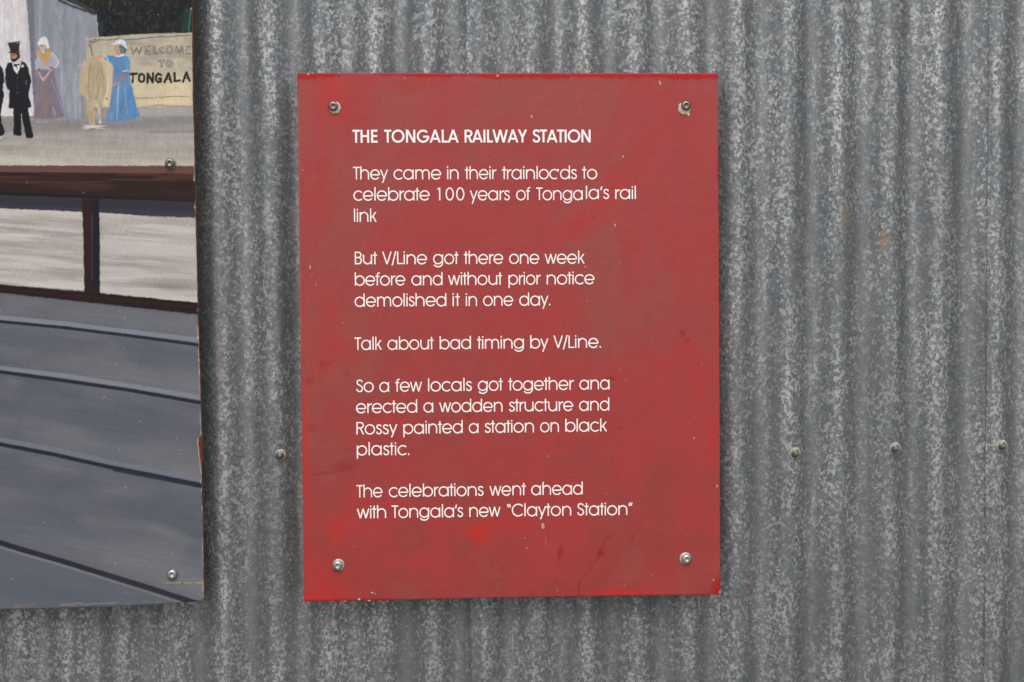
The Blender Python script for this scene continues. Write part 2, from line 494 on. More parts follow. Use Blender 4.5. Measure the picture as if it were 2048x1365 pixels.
# ------------------------------------------------------------------ mural board on the left
E0 = [on_plane(383, 0), on_plane(384, 75), on_plane(385.5, 200), on_plane(389, 320), on_plane(391, 436), on_plane(394.5, 575),
      on_plane(396.5, 665), on_plane(399.3, 735), on_plane(400.8, 800), on_plane(403, 880), on_plane(403, 970), on_plane(405, 1030), on_plane(407.3, 1200)]
ez = np.array([e[1] for e in E0])[::-1]; ex_ = np.array([e[0] for e in E0])[::-1]
ZT, ZB0 = 980.0, -517.0
def build_board(name, parent, xl, xr_fn, zb_fn, zt, step, thick, mat, edge_mat, paint_fn, xcoarse=None, rough=0.5, seed=1, bow=0.0, gain=1.0):
    us = [0.0]
    nx = int((xr_fn(np.array([0.0]))[0] - (xl if xcoarse is None else xcoarse)) / step)
    u = np.linspace(0, 1, nx)
    zb = zb_fn(np.array([0.0]))[0]
    nz = int((zt - zb) / step)
    v = np.linspace(0, 1, nz)
    U, Vv = np.meshgrid(u, v)
    # z depends on x for the lower edge
    x_left = xl if xcoarse is None else xcoarse
    Zlin = zb + (zt - zb) * Vv
    XR = xr_fn(Zlin)
    X = x_left + (XR - x_left) * U
    Z = zb_fn(X) + (zt - zb_fn(X)) * Vv
    if xcoarse is not None:                               # a coarser strip carries on out of the frame
        ue = np.linspace(0, 1, 24)[:-1]
        Xe = np.repeat((xl + (xcoarse - xl) * ue)[None, :], nz, 0)
        Ze = zb_fn(Xe) + (zt - zb_fn(Xe)) * np.repeat(v[:, None], len(ue), 1)
        X = np.concatenate([Xe, X], 1); Z = np.concatenate([Ze, Z], 1)
    nr, nc = X.shape
    # ragged hand-cut rim
    rim = rough * (vnoise(X, Z, 9, 9, seed, 2) - 0.5) * 2
    X[:, -1] += rim[:, -1]; X[:, 0] += rim[:, 0]; Z[0, :] += rim[0, :]; Z[-1, :] += rim[-1, :] * .5
    Y = np.zeros_like(X)
    rr = (0.7 + 0.5 * vnoise(X, Z, 14, 14, seed + 5)) * 0.0008
    for sl_ in ((slice(None), -1), (slice(None), 0), (0, slice(None)), (-1, slice(None))):
        Y[sl_] = np.maximum(Y[sl_], rr[sl_])
    Y += bow * (vnoise(X, Z, 400, 400, seed + 7) - 0.5)
    cv = Canvas(X, Z)
    paint_fn(cv)
    col = np.clip(cv.c * K_PAINT * gain, 0.002, 0.9)
    V = np.stack([X * S, Y, Z * S], -1).reshape(-1, 3)
    Q = grid_quads(nr, nc)
    cols = np.concatenate([col.reshape(-1, 3), np.ones((nr * nc, 1))], 1)
    # rim: duplicated front loop, back loop, back face closes the box
    idx = np.arange(nr * nc).reshape(nr, nc)
    loop = np.concatenate([idx[0, :-1], idx[:-1, -1], idx[-1, :0:-1], idx[:0:-1, 0]])
    f = V[loop].copy(); b = V[loop].copy(); b[:, 1] = thick
    L = len(loop); base = len(V)
    V = np.concatenate([V, f, b]); i = np.arange(L); j = (i + 1) % L
    QS = np.stack([base + i, base + L + i, base + L + j, base + j], -1)
    corners = [0, nc - 1, nc - 1 + nr - 1, 2 * (nc - 1) + nr - 1]
    QB = np.array([[base + L + c for c in corners[::-1]]])
    cols = np.concatenate([cols, np.tile(cols[loop], (2, 1))])
    mi = np.concatenate([np.zeros(len(Q)), np.ones(L + 1)])
    Q = np.concatenate([Q, QS, QB])
    sm = mi == 0
    me = mesh_np(name, V, Q, sm, mi, cols)
    return link(name, me, parent, (mat, edge_mat))

def paint_mural(c):
    x, y = c.x, c.y
    vst = vnoise(x, y, 5, 160, 31, 2); vst2 = vnoise(x, y, 14, 90, 32, 2)
    hst = vnoise(x, y, 110, 4, 33, 2); hst2 = vnoise(x, y, 190, 12, 34, 2)
    # dark foliage behind
    c.c[:] = lin((22, 27, 24))
    tex = vnoise(x, y, 5, 9, 35, 3)
    sky_m = np.clip((90 - y) / 10, 0, 1) * np.clip((x - 118) / 8, 0, 1)
    c.blend(sky_m * np.clip((vnoise(x, y, 30, 26, 36, 2) - 0.5) * 4, 0, 1), (14, 17, 32))
    c.blend(sky_m * np.clip((tex - 0.56) * 5, 0, 1) * 0.55, (58, 62, 48))
    c.blend(sky_m * np.clip((vnoise(x, y, 3, 7, 37) - 0.80) * 8, 0, 1) * 0.6, (66, 70, 64))
    c.ell(372, 50, 14, 30, (30, 66, 56), .7, edge=1.0); c.line([(381, 22), (378, 62)], 3, (70, 120, 105), .6)
    c.ell(200, 55, 10, 22, (48, 60, 42), .8, edge=1.0)
    # ground
    c.poly([(-500, 205), (420, 205), (420, 336), (-500, 336)], (150, 145, 144))
    g = np.clip((y - 240) / 85, 0, 1)
    gm_ = c.poly_mask([(-500, 207), (420, 207), (420, 334), (-500, 334)])
    c.blend(gm_ * g * .85, (178, 169, 158))
    c.blend(gm_ * np.clip((y - 305) / 26, 0, 1) * .6, (196, 186, 172))
    c.poly([(-500, 238), (260, 236), (420, 232), (420, 246), (200, 262), (-500, 262)], (128, 124, 126), .65, 5)
    c.poly([(300, 262), (420, 258), (420, 266), (300, 268)], (126, 121, 118), .45, 2)
    c.modulate(gm_, hst, .13); c.modulate(gm_, hst2, .09)
    # grey building with its roof line
    bm = [(-500, -400), (60, -60), (118, -4), (150, 9), (191, 29), (196, 75), (196, 236), (66, 236), (52, -20)]
    c.poly([(52, -40), (118, -4), (150, 9), (191, 29), (196, 76), (196, 238), (62, 236)], (136, 139, 148), soft=1)
    m = c.poly_mask([(52, -40), (118, -4), (191, 29), (196, 76), (196, 238), (62, 236)])
    c.blend(m * np.clip((vst2 - .5) * 4, 0, 1) * .45, (160, 163, 174))
    c.blend(m * np.clip((vst - .62) * 5, 0, 1) * .4, (178, 180, 188))
    c.modulate(m, vst, .07)
    c.poly([(53, -20), (66, -20), (76, 236), (67, 236)], (104, 105, 118), .8, 2)
    for pts in ([(105, 0), (112, 20), (128, 75)], [(146, 90), (147, 45), (152, 32), (160, 34), (163, 60)], [(150, 232), (148, 160)], [(138, 228), (136, 120)], [(160, 226), (158, 180)]):
        c.line(pts, 4, (170, 172, 182), .3, 2.4, 2.5)
    c.line([(118, 0), (140, 11), (165, 20), (191, 29)], 5, (46, 47, 60), .95, 1)
    c.line([(125, -6), (160, 8), (191, 24)], 4, (70, 72, 70), .7, 1.5)
    c.line([(140, 14), (160, 21), (188, 31)], 2, (120, 124, 138), .7, 1)
    c.line([(192, 30), (196, 74)], 2.2, (175, 180, 182), .8)
    c.line([(130, 205), (134, 240), (138, 255)], 1.3, (110, 110, 112), .6)
    # white building
    wpts = [(-500, -400), (52, -400), (53, 0), (61, 120), (69, 232), (-500, 232)]
    c.poly(wpts, (208, 202, 205), soft=.8)
    m = c.poly_mask(wpts)
    c.blend(m * np.clip((vst - .5) * 4, 0, 1) * .5, (228, 224, 222))
    c.blend(m * np.clip((.42 - vst2) * 5, 0, 1) * .55, (178, 175, 185))
    c.blend(m * np.clip((y - 190) / 40, 0, 1) * .5, (222, 218, 208))
    c.line([(70, 228), (10, 232)], 3, (222, 219, 208), .6, 1.5)
    # banner
    bp = [(170, 75), (196, 75), (260, 70), (330, 67), (420, 65), (420, 214), (340, 213), (276, 217), (180, 214)]
    c.poly(bp, (178, 170, 154), soft=.8)
    m = c.poly_mask(bp)
    c.blend(m * np.clip((y - 128) / 55, 0, 1), (208, 192, 160))
    c.blend(m * np.clip((vnoise(x, y, 60, 12, 41, 2) - .5) * 4, 0, 1) * .55, (196, 182, 158))
    c.blend(m * np.clip((vnoise(x, y, 50, 14, 42, 2) - .52) * 4, 0, 1) * np.clip((165 - y) / 30, 0, 1) * .6, (148, 139, 128))
    c.ell(350, 170, 40, 22, (220, 200, 164), .5, -20, edge=1); c.ell(330, 205, 60, 10, (222, 202, 158), .6, edge=1)
    c.line([(276, 216), (320, 211), (390, 214)], 3, (122, 118, 118), .7, 1.5)
    c.poly([(276, 218), (330, 214), (392, 215), (392, 232), (280, 234)], (170, 164, 162), .7, 2)
    blk = (34, 29, 26)
    c.line([(195, 80), (214, 81), (238, 78), (250, 80), (290, 77), (313, 74), (340, 74), (372, 71), (384, 71)], 1.5, blk, .9, .6)
    c.line([(178, 86), (182, 82), (186, 84), (182, 88), (178, 92), (182, 95)], 1.7, blk, .9)
    c.line([(187, 80), (191, 79), (188, 85), (194, 83), (196, 80)], 1.6, blk, .9)
    c.line([(182, 95), (184, 112)], 1.7, blk, .9)
    c.line([(272, 197), (296, 196), (306, 197)], 1.4, blk, .85); c.line([(310, 196), (350, 193), (380, 194)], 1.3, blk, .8)
    # banner lettering, drawn by brush
    def L(pts, wd, a=.9, ox=150, oy=60, s_=6.204, col=blk): c.line([(ox + p[0] / s_, oy + p[1] / s_) for p in pts], wd, col, a, .5, .6)
    th = 1.25
    for o in (0, 1):                                       # open outline letters: two parallel strokes
        d = o * 22
        L([(682, 205), (722 + d * .2, 310), (765, 235), (795, 305), (838, 208)] if o == 0 else [(705, 212), (735, 285), (762, 218), (800, 285), (820, 210)], th, .85)
        L([(868, 208), (872, 312), (940, 308)] if o == 0 else [(890, 228), (892, 292), (938, 292)], th, .85)
    L([(868, 208), (938, 205)], th); L([(888, 258), (925, 256)], th)
    L([(968, 205), (972, 300), (1036, 300)], th); L([(990, 205), (992, 280), (1036, 282)], th, .7)
    L([(1108, 215), (1080, 208), (1052, 230), (1052, 275), (1080, 298), (1112, 290)], th); L([(1108, 232), (1082, 226), (1070, 245), (1072, 270), (1088, 280), (1110, 274)], th, .7)
    for r in (44, 26):
        L([(1172 + r * cos(t), 248 + r * 1.25 * sin(t)) for t in np.linspace(0, 2 * pi, 14)], th, .85)
    L([(1232, 298), (1258, 205), (1290, 275), (1330, 205), (1352, 296)], th); L([(1252, 296), (1268, 240), (1292, 298), (1322, 240), (1334, 296)], th, .75)
    L([(1385, 205), (1382, 300), (1434, 300)], th); L([(1385, 205), (1434, 205)], th); L([(1402, 222), (1434, 222)], th, .7); L([(1402, 250), (1430, 250)], th, .7); L([(1402, 283), (1434, 283)], th, .6)
    L([(1036, 376), (1112, 376), (1112, 396), (1090, 396), (1088, 460), (1068, 460), (1064, 396), (1038, 394), (1036, 376)], th)
    for r in (40, 20):
        L([(1168 + r * cos(t), 418 + r * 1.15 * sin(t)) for t in np.linspace(0, 2 * pi, 13)], th, .9)
    B = 5.0
    L([(680, 548), (770, 545)], B, 1); L([(722, 548), (716, 652)], 4.2, 1)
    L([(826 + 34 * cos(t), 598 + 50 * sin(t)) for t in np.linspace(0, 2 * pi, 18)], 4.6, 1)
    L([(900, 655), (902, 545), (962, 650), (966, 542)], B, 1)
    L([(1066, 560), (1030, 545), (1002, 575), (1002, 625), (1030, 652), (1064, 640), (1064, 605), (1038, 605)], B, 1)
    L([(1110, 652), (1160, 540), (1192, 648)], B, 1); L([(1130, 615), (1180, 612)], 2.6, 1)
    L([(1234, 540), (1238, 640), (1298, 630)], B, 1)
    L([(1340, 645), (1382, 530), (1422, 635)], B, 1); L([(1358, 605), (1408, 600)], 2.6, 1)
    # cow
    def PB(pts, col, a=1, soft=.7): c.poly([(150 + p[0] / 6.204, 60 + p[1] / 6.204) for p in pts], col, a, soft)
    PB([(150, 350), (230, 338), (330, 345), (430, 400), (475, 470), (472, 600), (455, 740), (425, 850), (380, 860), (405, 700), (200, 420)], (200, 184, 152), .8, 1.2)
    PB([(120, 380), (170, 355), (260, 352), (340, 380), (385, 450), (405, 560), (408, 680), (385, 770), (352, 860), (330, 960), (318, 1060), (300, 1060), (285, 960), (280, 880),
        (262, 860), (235, 960), (250, 1000), (262, 1035), (240, 1130), (262, 1200), (215, 1205), (182, 1180), (150, 1110), (125, 1020), (90, 1005), (148, 985), (135, 880), (85, 810), (45, 720), (40, 640), (60, 540), (95, 450)], (180, 162, 136), 1, .9)
    PB([(70, 520), (110, 420), (150, 420), (155, 700), (130, 830), (70, 750), (50, 650)], (192, 170, 140), .8, 2.5)
    PB([(290, 360), (370, 420), (400, 560), (395, 680), (340, 700), (310, 520)], (196, 178, 142), .7, 2.2)
    L([(200, 420), (172, 540), (168, 700), (180, 880)], 2.2, .55, col=(120, 108, 84)); L([(240, 430), (225, 560), (228, 720), (215, 850)], 1.4, .5, col=(128, 115, 92))
    L([(285, 720), (275, 800), (262, 850)], 2.6, .6, col=(116, 104, 86)); L([(320, 480), (350, 600), (345, 700)], 1.6, .45, col=(130, 117, 92))
    L([(385, 520), (410, 640), (405, 760)], 1.5, .7, col=(232, 220, 190)); L([(280, 890), (300, 1040), (322, 1150)], 2.0, .6, col=(205, 198, 188))
    PB([(130, 1010), (235, 1005), (250, 1040), (225, 1080), (240, 1200), (190, 1200), (150, 1100)], (176, 152, 122), .8, 1.2)
    L([(90, 1000), (125, 1020)], 2.4, .7, col=(150, 140, 110)); L([(235, 1000), (268, 1025)], 2.2, .7, col=(160, 145, 118)); L([(150, 1085), (160, 1090)], 1.6, .8, col=(96, 78, 60))
    L([(375, 845), (405, 870)], 1.8, .9)
    PB([(310, 1110), (332, 1150), (310, 1165), (292, 1150)], (205, 202, 204), .8, 1)
    for i in range(26):
        a0 = 3.4 + (i / 25.0) * 2.6 + .3 * sin(i * 7.1)
        rr = 60 + 70 * abs(sin(i * 3.7))
        L([(230 + 20 * sin(i), 1200), (230 + rr * cos(a0) * 1.5, 1222 - abs(rr * .20 * sin(a0)) + 25 * sin(i * 2.3))], 1.3, .45, col=(226, 222, 216))
    cm = c.poly_mask([(156, 130), (180, 116), (212, 130), (216, 170), (206, 200), (198, 236), (176, 252), (160, 215)], 3)
    c.blend(cm * np.clip((vnoise(x, y, 7, 22, 85, 2) - .5) * 5, 0, 1) * .45, (150, 136, 112)); c.blend(cm * np.clip((vnoise(x, y, 5, 16, 86, 2) - .6) * 5, 0, 1) * .4, (210, 196, 170))
    # woman in the blue dress
    bl = (92, 134, 174)
    PB([(345, 330), (400, 318), (460, 322), (500, 318), (600, 318), (660, 335), (682, 400), (682, 480), (668, 520), (690, 640), (720, 760), (760, 920), (800, 1075), (700, 1110), (560, 1140), (400, 1145), (385, 1110),
        (430, 960), (448, 800), (470, 660), (482, 540), (470, 450), (430, 400), (380, 380)], bl, 1, .9)
    PB([(480, 560), (560, 560), (600, 700), (600, 900), (520, 1100), (430, 1090), (460, 860)], (108, 140, 176), .65, 3)
    PB([(620, 600), (690, 700), (740, 900), (780, 1070), (700, 1090), (650, 860)], (78, 128, 182), .8, 3)
    PB([(600, 340), (660, 345), (680, 420), (665, 500), (610, 505), (590, 420)], (92, 142, 196), .9, 1.5)
    dm = c.poly_mask([(226, 130), (252, 120), (262, 150), (276, 225), (262, 242), (215, 240), (224, 180)], 2)
    c.blend(dm * np.clip((vnoise(x, y, 6, 40, 87, 2) - .5) * 5, 0, 1) * .45, (124, 146, 168)); c.blend(dm * np.clip((vnoise(x, y, 5, 30, 88, 2) - .58) * 5, 0, 1) * .4, (66, 104, 150))
    L([(540, 660), (530, 850), (525, 1110)], 1.5, .7, col=(176, 196, 220)); L([(615, 720), (640, 900), (650, 1050)], 1.4, .45, col=(150, 180, 214)); L([(530, 930), (545, 700)], 2.4, .35, col=(170, 192, 216))
    L([(350, 335), (385, 325), (410, 385)], 2.0, .8, col=(206, 216, 228)); L([(600, 515), (660, 508)], 2.6, .85, col=(196, 212, 228))
    PB([(170, 350), (250, 335), (320, 318), (350, 330), (340, 360), (270, 355), (190, 368)], (206, 150, 122), 1, 1)
    L([(628, 545), (560, 610), (500, 670)], 4.4, 1, col=(166, 122, 104)); L([(500, 665), (480, 690)], 4.0, .8, col=(186, 150, 130)); L([(640, 535), (600, 575)], 2, .6, col=(132, 70, 54))
    PB([(484, 200), (510, 188), (548, 195), (556, 250), (548, 300), (520, 312), (505, 285), (486, 262)], (198, 152, 134), 1, .8)
    L([(488, 240), (510, 215)], 1.3, .6, col=(120, 64, 50)); L([(525, 250), (545, 310)], 2.2, .6, col=(160, 92, 72))
    PB([(545, 185), (600, 195), (650, 245), (625, 290), (590, 305), (562, 285), (556, 235)], (96, 98, 100), 1, 1); L([(570, 230), (600, 260), (590, 290)], 1.4, .6, col=(170, 172, 174))
    PB([(440, 175), (495, 160), (515, 128), (560, 115), (610, 122), (632, 150), (632, 185), (655, 240), (600, 205), (560, 178), (490, 186), (450, 184)], (200, 212, 222), 1, .8)
    PB([(520, 135), (575, 122), (620, 140), (625, 165), (540, 160)], (224, 230, 234), .8, 1.5)
    PB([(485, 310), (540, 322), (600, 305), (615, 318), (545, 340), (490, 326)], (222, 222, 224), .9, .8)
    # figures further left
    def PA(pts, col, a=1, soft=.7): c.poly([(p[0] / 6.208, 70 + p[1] / 6.208) for p in pts], col, a, soft)
    def LA(pts, wd, col, a=.9): c.line([(p[0] / 6.208, 70 + p[1] / 6.208) for p in pts], wd, col, a, .5, .6)
    suit = (24, 24, 32)
    PA([(-160, 300), (-20, 340), (30, 420), (55, 500), (55, 590), (35, 620), (50, 760), (20, 900), (10, 1000), (20, 1080), (60, 1210), (40, 1250), (-60, 1270), (-160, 1260)], suit)
    LA([(0, 1290), (30, 1260)], 2, (200, 196, 194), .8)
    PA([(150, 90), (232, 80), (248, 84), (240, 200), (262, 210), (250, 220), (120, 232), (96, 222), (130, 205), (92, 100)], (38, 38, 46))
    LA([(110, 108), (230, 98)], 1.2, (80, 80, 90), .8); LA([(215, 100), (232, 90)], 1.4, (180, 182, 190), .8); LA([(122, 190), (238, 180)], 1.6, (16, 16, 20), .8)
    PA([(130, 232), (240, 218), (250, 250), (240, 300), (190, 335), (150, 335), (128, 300)], (46, 33, 30))
    PA([(132, 240), (195, 234), (215, 262), (205, 290), (150, 290), (132, 280)], (176, 112, 98), 1, .8); LA([(150, 292), (190, 286)], 1.5, (210, 170, 160), .8); LA([(140, 250), (195, 246)], 1.3, (88, 44, 40), .8)
    PA([(88, 355), (150, 340), (270, 328), (320, 345), (350, 400), (372, 500), (390, 580), (365, 700), (358, 740), (388, 880), (380, 905), (250, 918), (120, 918), (108, 900), (115, 690), (85, 670), (62, 580), (66, 440)], suit)
    PA([(148, 345), (262, 335), (250, 390), (218, 490), (180, 440), (150, 380)], (222, 218, 216)); PA([(148, 340), (175, 440), (215, 492), (205, 520), (140, 400)], (30, 30, 40), 1, .6)
    PA([(168, 352), (205, 368), (243, 348), (243, 385), (215, 385), (218, 445), (200, 400), (172, 398)], (20, 20, 26)); PA([(262, 378), (285, 365), (300, 392), (268, 405)], (216, 214, 212), .95, .6)
    LA([(330, 570), (328, 620)], 1.4, (150, 150, 158), .6); LA([(70, 560), (85, 580)], 1.4, (120, 110, 110), .6)
    for yy in (530, 610, 660, 710): LA([(215, yy), (225, yy + 14)], 1.1, (110, 110, 122), .6)
    LA([(150, 450), (170, 620)], 2, (40, 40, 52), .6); LA([(290, 430), (300, 640)], 2.4, (40, 40, 54), .6)
    PA([(162, 910), (355, 905), (360, 980), (400, 1180), (415, 1260), (395, 1285), (325, 1285), (300, 1180), (285, 1080), (262, 985), (268, 1080), (268, 1240), (250, 1252), (180, 1252), (165, 1240), (172, 1100)], (22, 22, 28))
    LA([(262, 985), (270, 1070), (300, 1170)], 1.3, (170, 168, 166), .6)
    # woman in the mauve skirt
    PA([(430, 330), (470, 260), (530, 250), (640, 210), (680, 250), (735, 340), (720, 390), (670, 420), (640, 440), (520, 440), (470, 470), (440, 420)], (168, 166, 182), .95, 1.2)
    LA([(640, 215), (690, 265), (730, 345), (690, 405)], 2.2, (206, 206, 214), .8)
    PA([(465, 420), (660, 440), (700, 640), (770, 860), (800, 1010), (640, 1060), (420, 1050), (412, 1010), (430, 800), (450, 600)], (120, 110, 123), .9, 2)
    PA([(520, 560), (600, 560), (640, 900), (600, 1040), (520, 1030), (500, 800)], (128, 112, 116), .8, 2.5)
    LA([(640, 560), (720, 780), (790, 980)], 3, (150, 148, 166), .55); LA([(470, 620), (440, 900), (425, 1030)], 3, (150, 120, 150), .5); LA([(550, 700), (560, 900), (555, 1020)], 3, (148, 122, 100), .5)
    LA([(660, 900), (690, 1000)], 4, (165, 160, 172), .45); LA([(420, 1040), (640, 1055)], 2, (168, 128, 132), .7); LA([(450, 1078), (600, 1082)], 1.6, (196, 192, 194), .5)
    PA([(462, 195), (500, 230), (560, 240), (600, 180), (640, 215), (620, 260), (590, 310), (590, 390), (560, 390), (540, 330), (490, 290), (458, 250)], (200, 156, 84), .95, 1.2)
    PA([(500, 260), (590, 250), (585, 380), (560, 390)], (186, 150, 96), .7, 1.5); LA([(620, 190), (625, 230)], 2, (216, 132, 50), .8)
    PA([(495, 130), (560, 120), (568, 170), (548, 225), (520, 210), (498, 170)], (200, 166, 150), 1, .8); LA([(500, 140), (560, 135)], 1.5, (150, 66, 44), .7); LA([(520, 215), (550, 220)], 3, (214, 204, 206), .8)
    PA([(500, 40), (560, 18), (600, 75), (612, 160), (585, 178), (562, 125), (515, 118), (480, 140), (468, 95)], (214, 216, 222), 1, .8)
    LA([(485, 450), (500, 520), (530, 560)], 3, (194, 160, 152), .9); LA([(630, 440), (580, 510), (535, 560)], 4, (196, 158, 146), .9); LA([(525, 545), (545, 565)], 4, (192, 170, 160), .9)
    LA([(482, 430), (486, 450)], 3.4, (160, 66, 58), .9); LA([(625, 408), (660, 420)], 3.6, (168, 62, 56), .9)
    up = np.clip((331 - y) / 2, 0, 1)
    c.modulate(up, vnoise(x, y, 3.5, 11, 81, 2), .10); c.modulate(up, vnoise(x, y, 2.2, 2.2, 82), .05); c.modulate(up, vnoise(x, y, 14, 18, 83, 2), .08)
    # beam across the middle
    br = lambda l, r: [(-500, l), (390, r)]
    xx = np.clip(x / 392.0, -1, 1.1)
    def band(y0l, y0r, y1l, y1r, col, a=1.0, soft=.8, bx=(-500, 430)):
        def Y_(l, r, X_): return l + (r - l) * X_ / 392.0
        c.poly([(bx[0], Y_(y0l, y0r, bx[0])), (bx[1], Y_(y0l, y0r, bx[1])), (bx[1], Y_(y1l, y1r, bx[1])), (bx[0], Y_(y1l, y1r, bx[0]))], col, a, soft)
    band(331.5, 332.5, 1300, 1300, (92, 94, 103))
    band(331.5, 332.5, 348, 352, (98, 70, 65)); band(338, 341, 349, 352, (104, 72, 62), .7, 3)
    band(344.5, 348, 390, 404, (44, 28, 26)); 
    m = c.poly_mask([(-500, 344), (392, 348), (392, 400), (-500, 388)])
    c.blend(m * np.clip((vnoise(x, y, 90, 5, 51, 2) - .48) * 4, 0, 1) * .55 * np.clip((392 - y) / 35, 0, 1), (92, 58, 44))
    band(383, 402, 393, 406, (24, 18, 22), .9, 1.5)
    band(393, 405, 418, 436, (48, 47, 58)); band(410, 424, 420, 436, (60, 58, 68), .6, 2.5)
    # pale panels seen below the beam
    pl = [(-500, 395), (0, 417.5), (60, 420), (166, 424.5), (230, 428), (300, 433), (392, 436), (430, 437), (430, 609), (392, 605), (200, 586), (168, 582), (0, 569), (-500, 530)]
    c.poly(pl, (176, 169, 163))
    m = c.poly_mask(pl)
    tilt = y - .07 * x
    s1 = vnoise(x, tilt, 120, 9, 52, 2); s2 = vnoise(x, tilt, 60, 3.2, 53, 2); s3 = vnoise(x, tilt, 170, 22, 54)
    c.blend(m * np.clip((s3 - .42) * 3, 0, 1) * .5, (150, 143, 141))
    c.blend(m * np.clip((s1 - .48) * 5, 0, 1) * .6, (198, 192, 185))
    c.blend(m * np.clip((.42 - s1) * 5, 0, 1) * .35, (140, 133, 130))
    c.blend(m * np.clip((s2 - .58) * 5, 0, 1) * .35, (210, 204, 196))
    c.blend(m * np.clip((vnoise(x, y, 2.2, 4.5, 55) - .55) * 3, 0, 1) * np.clip((vnoise(x, y, 45, 25, 56) - .5) * 4, 0, 1) * .28, (208, 202, 194))
    c.ell(340, 575, 55, 12, (132, 118, 110), .65, 6, edge=1); c.ell(60, 447, 80, 7, (140, 134, 134), .6, 3, edge=1); c.ell(120, 515, 70, 7, (138, 130, 130), .6, 5, edge=1)
    c.ell(30, 470, 60, 5, (206, 208, 206), .6, 3, edge=1); c.line([(0, 562), (100, 572), (165, 578)], 4, (206, 202, 190), .6, 1.5); c.line([(205, 578), (260, 590), (390, 602)], 3, (200, 196, 190), .55, 1.5)
    # post and lower rail
    c.poly([(164, 398), (185, 398), (186, 594), (169, 592), (167, 500)], (42, 26, 23)); c.poly([(184.5, 398), (198, 398), (200, 470), (200, 594), (185, 592)], (25, 25, 34))
    c.line([(166, 480), (167, 530)], 1, (150, 140, 130), .5); c.line([(183.5, 430), (184.5, 560)], 1, (120, 110, 108), .35)
    band(569.5, 605, 586, 629, (34, 20, 20)); band(576, 612, 580, 618, (54, 28, 24), .6, 2)
    # platform boards
    def L4(pts, wd, col, a=1, soft=.8): c.line(pts, wd, col, a, soft, .35)
    pm = np.clip((y - 588 - .106 * x) / 2, 0, 1)
    tl = y - .14 * x
    c.blend(pm * np.clip((vnoise(x, tl, 130, 28, 61, 2) - .45) * 3, 0, 1) * .45, (106, 107, 114))
    c.blend(pm * np.clip((vnoise(x, tl, 120, 34, 62, 2) - .5) * 3, 0, 1) * .45, (80, 87, 97))
    c.blend(pm * np.clip((vnoise(x, tl, 110, 34, 63, 2) - .5) * 3, 0, 1) * .38, (114, 114, 119))
    c.blend(pm * np.clip((vnoise(x + y, y - x, 60, 60, 89, 2) - .5) * 3, 0, 1) * .35, (82, 88, 97))
    for (q0, q1, yb0, yb1) in ((1, 1, 640, 690), (1, 1, 740, 806), (1, 1, 884, 972)):
        yl = yb0 + (yb1 - yb0) * x / 400.0
        c.blend(pm * np.exp(-((yl - 34 - y) / 30.0) ** 2) * (.10 + .4 * np.clip(x / 400.0, 0, 1)), (126, 126, 128))
    c.blend(pm * np.exp(-((y - 1055 - .28 * x) / 40.0) ** 2) * (.15 + .4 * np.clip(x / 400.0, 0, 1)), (124, 125, 128))
    c.modulate(pm, vnoise(x, tl, 70, 3, 64, 2), .08); c.modulate(pm, vnoise(x, y, 7, 5, 65, 2), .05)
    c.ell(25, 765, 22, 12, (116, 112, 112), .6, 20, edge=1); c.ell(340, 905, 70, 35, (106, 105, 110), .6, edge=1); c.ell(330, 1065, 70, 16, (120, 120, 118), .6, 18, edge=1)
    c.ell(370, 950, 40, 12, (128, 128, 132), .5, 8, edge=1); c.ell(200, 1020, 110, 14, (100, 99, 106), .5, 10, edge=1)
    lo = [(-500, 1015), (0, 1086), (45, 1100), (125, 1124), (210, 1152), (300, 1179), (372, 1204), (372, 1300), (-500, 1300)]
    c.poly(lo, (88, 95, 104), .55, 2)
    lt, dk = (126, 131, 141), (36, 38, 49)
    L4([(-500, 590), (0, 635.5), (130, 648), (260, 664), (430, 684)], 9, lt, .95); L4([(-500, 600), (0, 643.5), (130, 656), (260, 672), (430, 695)], 6.2, dk)
    L4([(-500, 645), (0, 736.5), (130, 752), (260, 772), (430, 800)], 9, lt, .9); L4([(-500, 655), (0, 744), (130, 762), (260, 781), (430, 811)], 7.4, dk)
    L4([(-500, 780), (0, 879.5), (110, 900), (230, 927), (430, 966)], 9, (112, 118, 130), .85, 1.5); L4([(-500, 790), (0, 889), (110, 910), (230, 937), (310, 952), (430, 978)], 8.0, (34, 37, 50)); L4([(230, 938), (430, 977)], 11, (38, 42, 54), .9)
    dkl = [(-500, 960), (0, 1086), (45, 1100), (125, 1123), (212, 1150), (300, 1177), (380, 1203), (410, 1212)]
    L4([(p[0], p[1] + 8) for p in dkl], 5, (132, 132, 132), .6, 1.5); L4(dkl, 11, (36, 34, 46), .95, 1); L4([(212, 1152), (380, 1205)], 8, (52, 48, 56), .6, 2)
    # scrapes, specks and the pencil line near the corner
    c.line([(326, 1165.5), (406, 1166.5)], 1.5, (196, 160, 120), .75, .5)
    c.blend(np.clip((vnoise(x, y, 3, 30, 66) - .6) * 5, 0, 1) * c.poly_mask([(326, 1164), (406, 1165), (406, 1168), (326, 1167)]) * .8, (88, 88, 96))
    c.line([(120, 1210), (160, 1207), (170, 1209), (230, 1206)], 1.2, (186, 172, 150), .5)
    rs_ = np.random.RandomState(5)
    for i in range(42):
        px, py = rs_.uniform(0, 395), rs_.uniform(5, 1200)
        c.ell(px, py, rs_.uniform(.7, 1.2), rs_.uniform(.8, 1.7), (190, 187, 184), rs_.uniform(.25, .7), rs_.uniform(-40, 40), edge=.6)
    # worn edge on the right and the torn veneer
    xe = np.interp(y, [0, 75, 200, 320, 436, 575, 665, 735, 800, 880, 970, 1030, 1200], [383, 384, 385.5, 389, 391, 394.5, 396.5, 399.3, 400.8, 403, 403, 405, 407.3])
    d = xe - x
